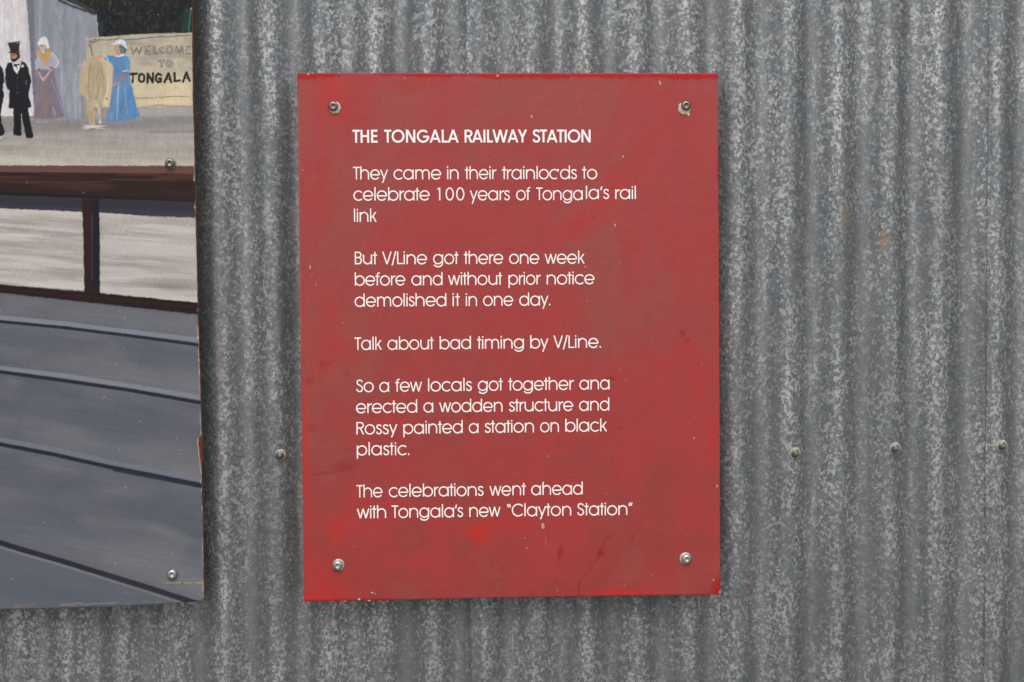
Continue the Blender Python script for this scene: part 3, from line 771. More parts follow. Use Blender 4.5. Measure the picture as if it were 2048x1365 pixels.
    wear = np.clip((2.2 + 3.5 * (vnoise(x * 0, y, 5, 9, 67, 2) - .55) - d) / 1.2, 0, 1) * (vnoise(x * 0, y, 5, 26, 68) > .38)
    c.blend(wear * .6, (176, 156, 142))
    c.blend(np.clip((4.5 * (vnoise(x * 0, y, 5, 9, 69) - .78) * 4 - d) / 1.5, 0, 1) * .7, (196, 184, 176))
    c.poly([(403, 868), (397.5, 878), (396, 893), (398, 912), (400, 930), (404, 944), (410, 944), (410, 868)], (108, 54, 36), 1, .6)
    c.line([(399, 880), (401, 925)], 1.2, (48, 22, 16), .9); c.line([(396.5, 876), (395.8, 893), (398, 912), (402.5, 942)], 1.3, (206, 186, 165), .8)
    c.poly([(392, 1207), (405, 1198), (420, 1190), (420, 1215), (392, 1215)], (176, 132, 96), .9, 1)
    c.blend(np.clip((vnoise(x, y, 16, 4, 70) - .62) * 5, 0, 1) * np.clip((y - 1208 + .03 * x) / 3, 0, 1) * .35, (140, 116, 98))

mural = empty('mural_board', ((-1240) * S, 0, H0 - 517 * S))
tag(mural, 'large hand-painted mural board of a station platform with top-hatted men, ladies and cow', 'painting')
def xr(z):
    out = np.interp(z, ez, ex_)
    cut = np.clip(-503 - z, 0, 12)                        # the clipped lower corner
    return out - cut * .75
def zb(x): return np.interp(x, [-1700, -1017, -900, -770, -700, -640, -626, -600], [-530, -521.5, -521, -519.5, -517, -513.5, -511, -509]) + 0 * x
b = build_board('board', None, -1700, xr, zb, ZT, 1.42, 0.0098, M_MURAL, M_WOODEDGE, paint_mural, xcoarse=-1060, rough=0.7, seed=3)
b.parent = mural; b.location = (-mural.location.x, 0, H0 - mural.location.z)
def bolt_on(parent, *a, **k_):
    return add_bolt(parent, *a, **k_)
bolt_on(mural, 340, 327, M_STEELOLD, M_STEELOLD, wr=10.8, off=(1.5, -1.5), rot=.9, seed=11)
bolt_on(mural, 344.5, 1148.5, M_STEEL, M_STEELOLD, wr=10.6, off=(.5, -.5), rot=.2, seed=12)

# ------------------------------------------------------------------ red sign
RX = {}
tl, tr, brc, blc = on_plane(595, 145), on_plane(1436, 148), on_plane(1441, 1190), on_plane(607, 1204)
def paint_red(c):
    x, y = c.x, c.y
    t = np.clip((y - 145) / 1055, 0, 1)[..., None]
    c.c[:] = lin((170, 80, 78)) * (1 - t) + lin((160, 64, 60)) * t
    big = vnoise(x, y, 170, 210, 71, 3); med = vnoise(x, y, 55, 95, 72, 3); fine = vnoise(x, y, 26, 14, 73, 2)
    br_ = vnoise(x, y, 90, 22, 74, 3)
    R1, R2, R3 = (180, 62, 62), (192, 52, 48), (204, 46, 40)
    c.blend(np.clip((big * .6 + med * .4 - .47) * 5, 0, 1) * (.38 + .25 * t[..., 0]), R1)
    c.blend(np.clip((.44 - big * .5 - med * .5) * 6, 0, 1) * .5, (158, 84, 76))
    c.blend(np.clip((med * .5 + br_ * .5 - .55) * 6, 0, 1) * .35, R1)
    def E(cx, cy, rx, ry, col, a, ang=0, sd=1): c.ell(cx, cy, rx, ry, col, a, ang, 1.0, .7, sd, 30)
    E(655, 190, 40, 55, (196, 62, 54), .7, 0, 2); E(668, 178, 12, 24, R3, .4, 0, 3); E(690, 225, 40, 35, R2, .45, 0, 4)
    E(645, 340, 18, 70, R1, .6, 0, 5); E(650, 405, 30, 90, R1, .5, 6, 6); E(640, 260, 22, 80, R1, .5, 0, 7)
    E(830, 165, 110, 14, R2, .5, 0, 8); E(830, 175, 60, 16, R1, .5, 0, 9)
    E(1290, 300, 90, 36, R1, .65, -50, 10); E(1210, 400, 100, 40, (186, 60, 60), .75, -52, 11); E(1150, 460, 70, 34, R2, .5, -40, 12)
    E(1370, 220, 60, 60, R1, .5, 0, 13); E(1130, 590, 50, 70, R1, .7, 0, 14); E(1090, 640, 70, 40, R1, .6, 0, 15)
    E(660, 620, 40, 90, R1, .6, 0, 16); E(680, 700, 60, 50, R1, .6, 0, 17); E(650, 700, 40, 90, R1, .5, 0, 18)
    E(606, 640, 8, 200, R2, .4, 0, 19); E(610, 850, 8, 90, R3, .6, 0, 20); E(610, 950, 9, 120, R2, .7, 0, 21); E(610, 1100, 12, 120, R2, .45, 0, 22)
    E(1370, 720, 60, 70, R1, .5, 0, 23); E(1395, 790, 30, 60, R2, .5, 0, 24); E(1430, 620, 10, 200, R2, .5, 0, 25); E(1425, 880, 14, 90, R2, .6, 0, 26); E(1425, 1050, 18, 120, R1, .5, 0, 27)
    E(955, 1062, 60, 20, R3, .75, 0, 28); E(960, 1075, 20, 26, R3, .6, 0, 29); E(1000, 1045, 110, 24, R2, .4, 0, 30)
    E(672, 1062, 16, 34, R3, .7, 0, 31); E(665, 1050, 50, 30, R2, .4, 0, 32); E(655, 1178, 46, 26, R3, .75, 15, 33); E(640, 1150, 60, 40, R2, .4, 0, 34)
    E(1240, 1185, 90, 12, R3, .8, 0, 35); E(1330, 1150, 80, 40, R1, .5, 0, 36); E(1280, 920, 70, 40, R1, .4, 0, 37); E(1100, 890, 60, 50, R1, .4, 0, 38)
    E(860, 1130, 120, 40, R1, .4, 10, 39); E(1080, 770, 90, 40, R1, .35, 0, 40); E(620, 1192, 30, 9, R3, .8, 0, 41); E(900, 930, 120, 50, R1, .35, 0, 42)
    E(760, 1010, 160, 30, R1, .3, 0, 43)
    # deeper unfaded red along the top edge
    ye = y - (145 + (x - 595) * .0036)
    rag = 6 + 9 * (vnoise(x, y * 0, 55, 10, 75, 2)) + 5 * (vnoise(x, y * 0, 9, 10, 76) - .5)
    rag = rag * np.interp(x, [595, 700, 720, 1000, 1440], [1.2, 1.0, .55, 1.0, 1.25])
    rag = np.where((x > 680) & (x < 745), rag * .45, rag)
    c.blend(np.clip((rag - ye) / 3.5, 0, 1) * .92, (186, 26, 22)); c.blend(np.clip((rag * 1.6 - ye) / 12, 0, 1) * .4, (170, 42, 40))
    c.blend(np.clip((2.5 - ye) / 2, 0, 1) * .6, (206, 40, 34))
    # unfaded sliver on right edge, corner and bottom rim
    c.ell(1438, 340, 5, 26, (186, 30, 30), .8, edge=.8); c.ell(1440, 1178, 14, 24, (176, 22, 18), .9, 25, edge=.7); c.ell(1442, 1185, 3.0, 3.4, (230, 206, 180), .95, edge=.6)
    c.line([(607, 1201), (700, 1199), (780, 1198)], 4, (186, 24, 20), .75, 1.5); c.line([(1200, 1192), (1330, 1191), (1420, 1189)], 3, (196, 28, 24), .6, 1.2)
    c.line([(596.4, 200), (600, 480), (602, 700)], 1.4, (206, 120, 108), .35)
    # hand marks, runs and smudges of darker red
    D1, D2 = (146, 34, 38), (150, 46, 46)
    c.line([(1121, 1090), (1123, 1100), (1118, 1112), (1116, 1125), (1118, 1133)], 2.2, D1, .5, 1.2); c.ell(1121, 1106, 4.5, 11, D1, .7, 12, edge=.8)
    c.line([(1223, 1072), (1210, 1078), (1206, 1092), (1200, 1108)], 6, D2, .55, 2.2); c.ell(1201, 1106, 6, 5, D1, .8, edge=.8)
    c.line([(1200, 1110), (1190, 1126), (1174, 1144), (1160, 1164), (1157, 1180), (1158, 1192)], 2.4, D1, .55, 1.2); c.ell(1158, 1168, 4, 4, D1, .6, edge=.8); c.ell(1265, 1075, 3, 5, D1, .5, edge=.8)
    c.ell(1065, 1188, 8, 8, D2, .5, edge=1.0)
    c.ell(1365, 667, 5, 6, D1, .65, edge=.8); c.ell(1374, 682, 4.5, 5, D1, .5, edge=.8); c.ell(1300, 640, 16, 22, (140, 70, 66), .35, edge=1); c.ell(1222, 758, 8, 5, D1, .6, 0, .8); c.ell(1215, 780, 14, 12, (170, 44, 50), .5, edge=1)
    c.ell(644, 730, 12, 12, (158, 40, 44), .65, edge=1); c.ell(660, 727, 6, 8, (156, 42, 46), .5, edge=1); c.ell(694, 748, 10, 9, (150, 46, 46), .5, edge=1); c.ell(618, 762, 11, 12, (160, 30, 34), .6, edge=1)
    c.line([(628, 948), (660, 946), (700, 938), (712, 930)], 5, (140, 38, 38), .45, 2.4); c.ell(690, 930, 34, 14, (144, 44, 44), .45, -12, edge=1); c.ell(625, 856, 16, 10, (150, 40, 40), .4, edge=1)
    c.ell(938, 833, 10, 9, (160, 40, 44), .5, edge=1); c.ell(746, 835, 9, 8, (150, 46, 46), .4, edge=1); c.ell(1330, 950, 60, 60, (146, 62, 58), .35, -45, edge=1); c.ell(1215, 850, 30, 40, (150, 62, 60), .3, edge=1)
    # brushing
    c.modulate(np.ones_like(x), vnoise(x, y, 110, 2.6, 77, 2), .022); c.modulate(np.ones_like(x), vnoise(x, y + .15 * x, 40, 6, 78, 2), .03)
    c.modulate(np.ones_like(x), vnoise(x + .4 * y, y, 16, 30, 79, 2), .03); c.modulate(np.ones_like(x), vnoise(x, y, 4, 4, 80, 1), .03)
    for (x0_, y0_, x1_, y1_) in [(1230, 480, 1262, 492), (1245, 520, 1300, 545), (745, 178, 820, 190), (1350, 930, 1384, 960), (860, 660, 930, 650), (1310, 560, 1330, 640), (1180, 832, 1178, 862), (700, 1128, 712, 1180), (1045, 1120, 1090, 1135)]:
        c.line([(x0_, y0_), ((x0_ + x1_) / 2 + 3, (y0_ + y1_) / 2 + 2), (x1_, y1_)], 1.1, (134, 62, 60), .35, .6)
    c.line([(1112, 1150), (1111, 1168)], 1.2, D2, .6); c.line([(1090, 1075), (1094, 1092)], 1.1, (205, 140, 126), .5)
    # specks of dirt and pin chips
    rs_ = np.random.RandomState(9)
    for i in range(190):
        px, py = rs_.uniform(604, 1432), rs_.uniform(155, 1188)
        c.ell(px, py, rs_.uniform(.8, 1.5), rs_.uniform(.8, 1.6), (92, 26, 26), rs_.uniform(.25, .8), 0, edge=.7)
    for i in range(26):
        px, py = rs_.uniform(604, 1432), rs_.uniform(155, 1188)
        c.ell(px, py, rs_.uniform(.7, 1.2), rs_.uniform(.8, 2.0), (214, 150, 134), rs_.uniform(.25, .7), rs_.uniform(-30, 30), edge=.7)

sign = empty('red_sign', (blc[0] * S, 0, H0 + blc[1] * S))
tag(sign, 'faded red painted sign with white railway station story, bolted to corrugated wall', 'sign')
def xr2(z): return np.interp(z, [brc[1], tr[1]], [brc[0], tr[0]])
def build_red():
    # simple rectangle with slightly different corners
    def zb2(x): return np.interp(x, [blc[0], brc[0]], [blc[1], brc[1]]) + 0.9 * np.sin((x + 420) / 839 * pi)
    zt = 0.5 * (tl[1] + tr[1])
    b = build_board('board', None, 0.5 * (tl[0] + blc[0]), xr2, zb2, zt, 1.5, 0.0098, M_RED, M_REDEDGE, paint_red, rough=0.45, seed=6, gain=0.865)
    b.parent = sign; b.location = (-sign.location.x, 0, H0 - sign.location.z)
build_red()
bolt_on(sign, 666.5, 213, M_STEELOLD, M_WASHERM, wr=12.3, off=(3.2, -3.2), rot=.5, wob=.06, seed=5)
bolt_on(sign, 1371.5, 212, M_STEELOLD, M_WASHER, wr=12.6, off=(-3.5, -6.0), rot=.1, wob=.16, seed=6)
bolt_on(sign, 675.5, 1131, M_STEEL, M_WASHERM, wr=12.0, off=(1.5, 1.0), rot=.8, wob=.05, seed=7)
bolt_on(sign, 1372.5, 1118, M_STEEL, M_WASHERM, wr=12.2, off=(-1.8, 1.0), rot=.4, wob=.05, seed=8)

def chip(parent, px, py, rx, rz, mat, ang=0, h=0.5, seed=0, name='paint_chip'):
    """a small raised flake or droplet"""
    x, z = on_plane(px, py)
    n = 12
    a = np.arange(n) * 2 * pi / n
    r = 1 + .45 * (vnoise(np.cos(a) * 2, np.sin(a) * 2, 1, 1, seed + 40) - .5)
    ca, sa = cos(radians(ang)), sin(radians(ang))
    V = []
    for s_, hh in ((1.0, -0.3), (.82, h * .8), (.35, h), (.02, h * 1.02)):
        u, v = rx * s_ * r * np.cos(a), rz * s_ * r * np.sin(a)
        V.append(np.stack([(u * ca - v * sa) * S, np.full(n, -hh * S), (u * sa + v * ca) * S], -1))
    Q = [[j * n + i, j * n + (i + 1) % n, (j + 1) * n + (i + 1) % n, (j + 1) * n + i] for j in range(3) for i in range(n)]
    o = link(name, mesh_np(name, np.concatenate(V), np.array(Q), True), parent, (mat,))
    o.location = (x * S - parent.location.x, 0, z * S + H0 - parent.location.z)
    return o
for i, (px, py, rx, rz, ang, m_) in enumerate([
        (1377, 229, 2.0, 3.2, -20, M_VINYL), (620, 535, 1.6, 4.0, 0, M_CHIP), (632, 570, .9, 2.4, 0, M_CHIP), (718, 1199, 3.0, 2.6, 30, M_CHIP), (744, 1186, 3.4, 1.7, -15, M_CHIP),
        (750, 1188, 1.3, 1.6, 0, M_CHIP), (738, 1202, 3.2, 1.3, 0, M_CHIP), (690, 1203, 2.2, 1.0, 0, M_CHIP), (617, 149, 2.2, 3.0, -30, M_CHIP), (625, 147, 1.6, 1.6, 0, M_CHIP),
        (1086, 1052.5, 3.4, 6.2, 0, M_CHIP), (1063, 234, 2.2, 3.8, 0, M_CHIP), (1246, 314, 2.2, 2.4, 0, M_CHIP), (1230, 451, 2.0, 3.2, 0, M_CHIP), (1320, 167, 2.2, 5.0, 20, M_CHIP),
        (1171, 534, 1.8, 2.4, 0, M_CHIP), (1434, 973, 1.6, 3.6, 0, M_CHIP), (1388, 877, 1.3, 2.2, -20, M_CHIP), (995, 152, 2.6, 2.4, 0, M_CHIP), (1050, 1077, 1.1, 2.0, 0, M_CHIP), (1054, 1096, 1.2, 1.8, 0, M_CHIP),
        (1427, 1161, 2.4, 1.4, 20, M_CHIP), (1174, 603, 1.2, 1.2, 0, M_CHIP), (809, 157, 1.4, 2.0, 0, M_CHIP), (605, 341, 1.0, 2.2, 0, M_CHIP), (1097, 913, 1.0, 2.0, 0, M_CHIP)]):
    chip(sign, px, py, rx, rz, m_, ang, .55, i)

# ------------------------------------------------------------------ lettering (cut vinyl strokes)
XH, CAPH, ASC, DSC = 19.4, 25.0, 26.2, -6.8
def arc(cx, cy, rx, ry, a0, a1, n=None):
    n = n or max(4, int(abs(a1 - a0) / 9))
    t = np.radians(np.linspace(a0, a1, n + 1))
    return [(cx + rx * cos(q), cy + ry * sin(q)) for q in t]
def catmull(p, k=5):
    p = [p[0]] + list(p) + [p[-1]]
    out = []
    for i in range(1, len(p) - 2):
        p0, p1, p2, p3 = map(np.array, p[i - 1:i + 3])
        for j in range(k):
            t = j / k
            out.append(tuple(.5 * ((2 * p1) + (-p0 + p2) * t + (2 * p0 - 5 * p1 + 4 * p2 - p3) * t * t + (-p0 + 3 * p1 - 3 * p2 + p3) * t ** 3)))
    out.append(tuple(p[-2]))
    return out
# a glyph: (left bearing, width, right bearing, strokes); stroke = ('p', points, closed) or ('d', x0, y0, x1, y1): a diagonal cut off level
def glyph(ch, w, cap=CAPH, wide=1.0):
    h = w / 2
    St, Ro, Di = 2.3, 1.15, .15
    ro, cy = 10.3, 9.7
    R_ = ro - h
    P = lambda *pts: ('p', list(pts), False)
    ring = lambda cx=ro: ('p', arc(cx, cy, R_, R_ + .05, 0, 360, 40)[:-1], True)
    t0, t1 = cap - h, h
    s_pts = [(10.6, 15.4), (9.5, 17.6), (6.4, 18.55), (3.3, 17.5), (2.2, 14.8), (3.4, 12.2), (6.4, 10.5), (9.6, 8.6), (11.0, 5.4), (9.8, 2.2), (6.5, .9), (3.1, 1.9), (1.5, 5.0)]
    if ch == 'o': return Ro, 2 * ro, Ro, [ring()]
    if ch == 'a': return Ro, 2 * ro, St, [ring(), P((2 * ro - h, 0), (2 * ro - h, XH))]
    if ch == '@': return Ro, 2 * ro - 1, St, [('p', arc(ro, cy, R_, R_, 62, 305), False), P((ro + 3.2, XH - 1.6), (2 * ro - h - .6, XH - 1.2)), P((2 * ro - h - .2, XH), (2 * ro - h - 2.6, 14.2))]
    if ch == 'b': return St, 2 * ro, Ro, [ring(), P((h, 0), (h, ASC))]
    if ch == 'd': return Ro, 2 * ro, St, [ring(), P((2 * ro - h, 0), (2 * ro - h, ASC))]
    if ch == 'p': return St, 2 * ro, Ro, [ring(), P((h, DSC), (h, XH))]
    if ch == 'g': return Ro, 2 * ro, St, [ring(), ('p', [(2 * ro - h, XH)] + arc(ro, 2.2, R_, 7.6, 0, -152), False)]
    if ch == 'c': return Ro, 18.6, .6, [('p', arc(ro, cy, R_, R_, 42, 318), False)]
    if ch == 'e': return Ro, 2 * ro, Ro, [('p', arc(ro, cy, R_, R_, -4, 324), False), P((h, 9.1), (2 * ro - h - .2, 9.1))]
    if ch == 'f': return .2, 9.6, .2, [('p', [(4.2, 0)] + arc(8.8, 20.4, 4.6, 4.6, 180, 84), False), P((.3, XH - h), (8.6, XH - h))]
    if ch == 't': return .2, 8.8, .3, [P((4.4, 0), (4.4, cap - .2)), P((0, XH - h), (8.8, XH - h))]
    if ch == 'r': return St, 9.2, .1, [P((h, 0), (h, XH)), ('p', arc(9.0, 10.8, 7.5, 7.3, 168, 88), False)]
    if ch == 'i': return St, w, St, [P((h, 0), (h, XH)), P((h, 22.3), (h, 25.4))]
    if ch == 'l': return St, w, St, [P((h, 0), (h, ASC))]
    if ch in 'nh': return St, 18.2, St, [P((h, 0), (h, XH if ch == 'n' else ASC)), ('p', arc(9.1, 10.6, 9.1 - h, 8.0 + .05, 172, 0) + [(18.2 - h, 0)], False)]
    if ch == 'm': return St, 28.4, St, [P((h, 0), (h, XH)), ('p', arc(7.83, 12.2, 6.4, 6.4, 170, 0) + [(14.2, 0)], False), ('p', arc(20.6, 12.2, 6.4, 6.4, 170, 0) + [(28.4 - h, 0)], False)]
    if ch == 'u': return St, 18.2, St, [P((18.2 - h, 0), (18.2 - h, XH)), ('p', [(h, XH)] + arc(9.1, 8.8, 9.1 - h, 8.0, 180, 352), False)]
    if ch == 's': return .9, 12.4, .7, [('p', catmull(s_pts), False)]
    if ch == 'k': return St, 14.4, .1, [P((h, 0), (h, ASC)), ('d', 3.4, 8.2, 11.8, XH, 1), ('d', 5.6, 11.2, 12.4, 0, 1)]
    if ch == 'y': return .1, 17.0, .1, [('d', 1.6, XH, 8.6, 1.2), ('d', 15.4, XH, 5.2, DSC)]
    if ch == 'w': return .1, 25.6, .1, [('d', 1.6, XH, 7.3, 0), ('d', 12.8, XH, 7.3, 0), ('d', 12.8, XH, 18.3, 0), ('d', 24.0, XH, 18.3, 0)]
    if ch == '.': return 2.2, w, 1, [P((h, 0), (h, 3.2))]
    if ch == '/': return .1, 10.5, .1, [('d', 9.0, cap + 1.0, 1.5, -2.6)]
    if ch == '\u2019': return .6, 5.0, .4, [('d', 3.4, cap, 1.6, cap - 7.4)]
    if ch == '\u201c': return 1.0, 8.4, 1.5, [('d', 1.6, cap, 3.2, cap - 6.8), ('d', 5.6, cap, 7.2, cap - 6.8)]
    if ch == '\u201d': return 1.0, 8.4, 1.0, [('d', 3.2, cap, 1.4, cap - 6.8), ('d', 7.2, cap, 5.4, cap - 6.8)]
    if ch == '1': return 2.5, 6.2, 7.6, [P((6.2 - h, 0), (6.2 - h, cap)), ('d', 5.0, cap, 1.2, cap - 3.4)]
    if ch == '0': return 1.6, 16.2, 1.6, [('p', arc(8.1, cap / 2, 8.1 - h, cap / 2 - h + .5, 0, 360, 44)[:-1], True)]
    if ch == 'T': return .1, 14.0 * wide, .1, [P((0, t0), (14.0 * wide, t0)), P((7.0 * wide, 0), (7.0 * wide, t0))]
    if ch == 'L': return St, 11.8, .2, [P((h, cap), (h, 0)), P((h, t1), (11.8, t1))]
    if ch == 'V': return .1, 19.6, .1, [('d', 1.6, cap, 9.8, 0), ('d', 18.0, cap, 9.8, 0)]
    if ch == 'B': return St, 14.2, 1, [P((h, 0), (h, cap)), ('p', [(h, t0)] + arc(7.2, t0 - 5.1, 5.0, 5.1, 90, -90) + [(h, t0 - 10.2)], False), ('p', [(h, t0 - 10.2)] + arc(7.4, (t0 - 10.2 + t1) / 2, 5.4, (t0 - 10.2 - t1) / 2, 90, -90) + [(h, t1)], False)]
    if ch == 'S':
        f = cap / XH
        return 1, 15.2 * wide, .9, [('p', catmull([(p[0] * 1.22 * wide, min(max(p[1] * f, t1 - .3), t0 + .3)) for p in s_pts]), False)]
    if ch == 'R': return St, 15.6, .3, [P((h, 0), (h, cap)), ('p', [(h, t0)] + arc(8.2, t0 - 5.5, 5.6, 5.5, 90, -90) + [(h, t0 - 11)], False), ('d', 7.6, t0 - 10.6, 13.8, 0)]
    if ch == 'C': return Ro, 23.2, .7, [('p', arc(13.0, cap / 2, 13 - h, 13 - h, 40, 320), False)]
    if ch == 'O': return Ro, 25.2, Ro, [('p', arc(12.6, cap / 2, 12.6 - h, 13 - h, 0, 360, 44)[:-1], True)]
    if ch == 'G': return Ro, 24.4, Ro, [('p', arc(12.6, cap / 2, 12.6 - h, 13 - h, 42, 358), False), P((12.6, 11.8), (25.0 - h * .6, 11.8))]
    if ch == 'H': return St, 16.8, St, [P((h, 0), (h, cap)), P((16.8 - h, 0), (16.8 - h, cap)), P((h, 13), (16.8 - h, 13))]
    if ch == 'E': return St, 12.6, .6, [P((h, 0), (h, cap)), P((h, t0), (12.4, t0)), P((h, 13), (12.0, 13)), P((h, t1), (12.6, t1))]
    if ch == 'N': return St, 18.4, St, [P((h, 0), (h, cap)), P((18.4 - h, 0), (18.4 - h, cap)), ('d', h + .4, cap, 18.0 - h, 0)]
    if ch == 'A': return .1, 22.2, .1, [('d', 11.1, cap, 2.3, 0), ('d', 11.1, cap, 19.9, 0), P((5.4, 7.4), (16.8, 7.4))]
    if ch == 'I': return St, w, St, [P((h, 0), (h, cap))]
    if ch == 'W': return .1, 31.5, .1, [('d', 2.2, cap, 9.0, 0), ('d', 15.75, cap, 9.0, 0), ('d', 15.75, cap, 22.5, 0), ('d', 29.3, cap, 22.5, 0)]
    if ch == 'Y': return .1, 18.6, .1, [('d', 2.2, cap, 9.3, 10), ('d', 16.4, cap, 9.3, 10), P((9.3, 0), (9.3, 11))]
    raise KeyError(ch)

def stroke_poly(st, w):
    """-> (left, right) edge point lists of one stroke"""
    if st[0] == 'd':
        x0, y0, x1, y1 = st[1:5]
        L_ = math.hypot(x1 - x0, y1 - y0)
        hw = w / 2 * L_ / abs(y1 - y0)
        return [(x0 - hw, y0), (x1 - hw, y1)], [(x0 + hw, y0), (x1 + hw, y1)], False
    pts, closed = [np.array(p, float) for p in st[1]], st[2]
    n = len(pts); Lf, Rt = [], []
    for i in range(n):
        a = pts[(i - 1) % n] if (closed or i > 0) else None
        b = pts[(i + 1) % n] if (closed or i < n - 1) else None
        p = pts[i]
        d1 = (p - a) / (np.linalg.norm(p - a) + 1e-9) if a is not None else None
        d2 = (b - p) / (np.linalg.norm(b - p) + 1e-9) if b is not None else None
        if d1 is None: d1 = d2
        if d2 is None: d2 = d1
        n1 = np.array([-d1[1], d1[0]]); n2 = np.array([-d2[1], d2[0]])
        m = n1 + n2; m /= np.linalg.norm(m) + 1e-9
        k_ = w / 2 / max(.5, float(m @ n1))
        Lf.append(tuple(p + m * k_)); Rt.append(tuple(p - m * k_))
    return Lf, Rt, closed

LINES = [  # (bold, [(word, x0, x1)], baseline left, baseline right)
    ('title_lettering', 1, [('THE', 705.2, 755.2), ('TONGALA', 768.5, 917.7), ('RAILWAY', 929.3, 1054.2), ('STATION', 1065.1, 1181.2)], 285.9, 285.2, 'THE TONGALA RAILWAY STATION'),
    ('text_line', 0, [('They', 706.2, 776.3), ('came', 787.1, 882.6), ('in', 894.2, 917.2), ('their', 929.8, 992.9), ('trainlo@ds', 1004.2, 1153.9), ('to', 1164.2, 1194.5)], 359.4, 358.4, 'They came in their trainloads to'),
    ('text_line', 0, [('celebrate', 706.9, 859.7), ('100', 874.4, 928.8), ('years', 939.4, 1019.7), ('of', 1032.2, 1060.8), ('Tonga', 1072.4, 1165.3, 0), ('la\u2019s', 1171.8, 1218.4, 2.0), ('rail', 1230.5, 1271.8, 1.8)], 401.6, 400.2, 'celebrate 100 years of Tongala\u2019s rail'),
    ('text_line', 0, [('link', 708.1, 754)], 444.2, 444.2, 'link'),
    ('text_line', 0, [('But', 709.7, 754.3), ('V/Line', 764.2, 854.1), ('got', 866.2, 917), ('there', 927.8, 1006.5), ('one', 1018.3, 1078.6), ('week', 1089.1, 1170)], 529.2, 527.6, 'But V/Line got there one week'),
    ('text_line', 0, [('before', 709.7, 810.8), ('and', 822.9, 885.1), ('without', 895.9, 1004.3), ('prior', 1017, 1081.4), ('notice', 1093.5, 1189.1)], 571.7, 568.8, 'before and without prior notice'),
    ('text_line', 0, [('demolished', 709.3, 892.8), ('it', 905.3, 919.6), ('in', 931.7, 954.1), ('one', 966.2, 1026.5), ('day.', 1038.6, 1100.5)], 613.9, 611.2, 'demolished it in one day.'),
    ('text_line', 0, [('Talk', 709.3, 764.2), ('about', 775, 867.5), ('bad', 879.4, 942), ('timing', 954.1, 1047.8), ('by', 1060.5, 1097.2), ('V/Line.', 1106.7, 1201.6)], 700.5, 695.9, 'Talk about bad timing by V/Line.'),
    ('text_line', 0, [('So', 711.8, 747.6), ('a', 758.7, 778.1), ('few', 790.3, 844.5), ('locals', 856.2, 943.9), ('got', 955.8, 1005.6), ('together', 1016.6, 1147.8), ('ana', 1158.8, 1219)], 784.8, 779.2, 'So a few locals got together and, the tall stem of the last letter lost'),
    ('text_line', 0, [('erected', 712, 834.4), ('a', 846.8, 866.5), ('wodden', 878.2, 1005.1), ('structure', 1017.7, 1146.4), ('and', 1158.1, 1218.6)], 826.8, 821.4, 'erected a wodden structure and'),
    ('text_line', 0, [('Rossy', 712.9, 795), ('painted', 806.7, 925.4), ('a', 937.6, 957), ('station', 969.2, 1067.9), ('on', 1080.3, 1117.8), ('black', 1130.7, 1214.6)], 869.4, 863.0, 'Rossy painted a station on black'),
    ('text_line', 0, [('plastic.', 713.6, 818.7)], 911.2, 910.4, 'plastic.'),
    ('text_line', 0, [('The', 713.2, 765.2), ('celebrations', 777.7, 967.3), ('went', 978.6, 1051.7), ('ahead', 1062.3, 1165.4)], 995.5, 989.2, 'The celebrations went ahead'),
    ('text_line', 0, [('with', 713.6, 772.3), ('Tongala\u2019s', 783.3, 926.5), ('new', 938.7, 1001.3), ('\u201cClayton', 1013.5, 1142.4), ('Station\u201d', 1153.7, 1265)], 1037.2, 1030.0, 'with Tongala\u2019s new \u201cClayton Station\u201d'),
]
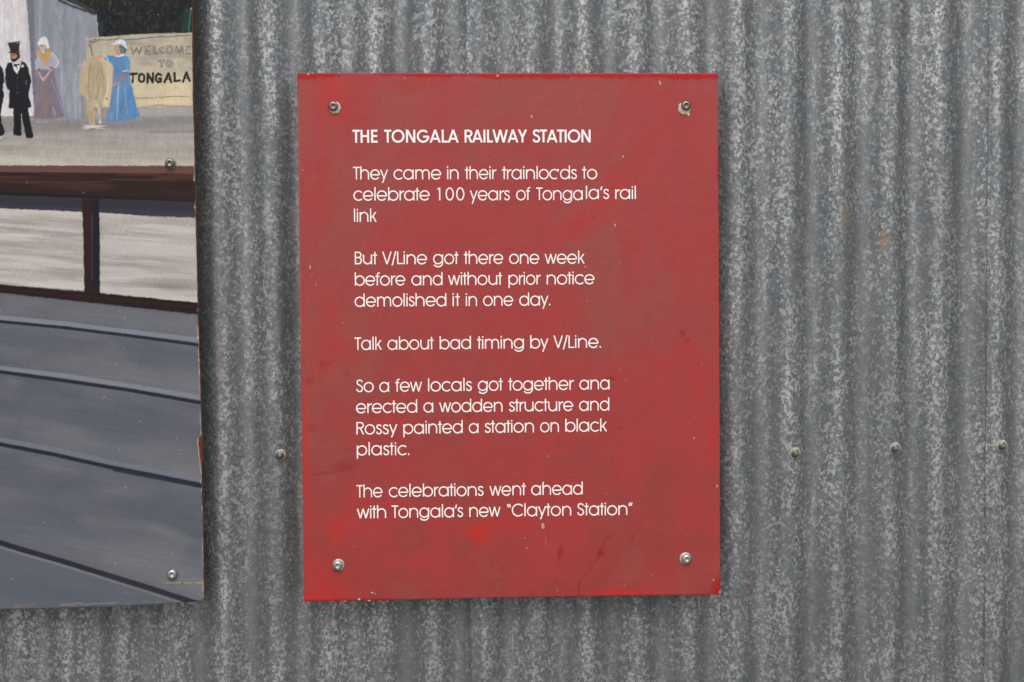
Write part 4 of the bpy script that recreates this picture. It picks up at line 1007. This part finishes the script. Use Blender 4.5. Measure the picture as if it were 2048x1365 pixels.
def build_lines():
    rl = np.random.RandomState(2)
    for (nm, bold, words, b0, b1, txt) in LINES:
        w = 3.85 if bold else 2.45
        V, Q = [], []
        xa, xb = words[0][1], words[-1][2]
        for wd in words:
            word, x0, x1 = wd[:3]
            lift = wd[3] if len(wd) > 3 else 0
            ya = b0 + (b1 - b0) * (x0 - xa) / max(1, xb - xa) - lift
            yb = b0 + (b1 - b0) * (x1 - xa) / max(1, xb - xa) - lift
            p0, p1 = np.array(on_plane(x0, ya)), np.array(on_plane(x1, yb))
            L_ = np.linalg.norm(p1 - p0); ux = (p1 - p0) / L_; uy = np.array([-ux[1], ux[0]])
            gl = [glyph(ch, w, 25.4 if bold else CAPH) for ch in word]
            nat = sum(g[1] for g in gl); gaps = [gl[i][2] + gl[i + 1][0] for i in range(len(gl) - 1)]
            extra = L_ - nat - sum(gaps)
            n = len(word)
            # spread most of the misfit over the gaps, the remainder over the letter widths
            sx = 1.0
            if n == 1: sx = L_ / nat
            else:
                tr_ = extra / (n - 1)
                lim = 1.3
                trc = max(-lim, min(lim, tr_))
                sx = (L_ - sum(gaps) - trc * (n - 1)) / nat
                gaps = [g + trc for g in gaps]
            cur = 0.0
            for i, g in enumerate(gl):
                jy = rl.uniform(-.15, .15)
                for q, st in enumerate(g[3]):
                    A, B, closed = stroke_poly(st, w)
                    top = -(0.00022 + 0.00004 * q)
                    base = len(V); m_ = len(A)
                    for lst, yy in ((A, top), (B, top), (A, 0.0002), (B, 0.0002)):
                        for (gx, gy) in lst:
                            r = p0 + ux * (cur + gx * sx) + uy * (gy + jy)
                            V.append((r[0] * S, yy, r[1] * S))
                    rng = m_ if closed else m_ - 1
                    for j in range(rng):
                        k2 = (j + 1) % m_
                        Q.append((base + j, base + k2, base + m_ + k2, base + m_ + j))
                        Q.append((base + 2 * m_ + j, base + 2 * m_ + k2, base + k2, base + j))
                        Q.append((base + m_ + j, base + m_ + k2, base + 3 * m_ + k2, base + 3 * m_ + j))
                    if not closed:
                        Q.append((base, base + m_, base + 3 * m_, base + 2 * m_))
                        e = m_ - 1
                        Q.append((base + e, base + 2 * m_ + e, base + 3 * m_ + e, base + m_ + e))
                cur += g[1] * sx + (gaps[i] if i < len(gaps) else 0)
        o = link(nm, mesh_np(nm, np.array(V), np.array(Q), False), sign, (M_VINYL,))
        o.location = (-sign.location.x, 0, H0 - sign.location.z)
        o['label'] = 'white lettering reading ' + txt
build_lines()
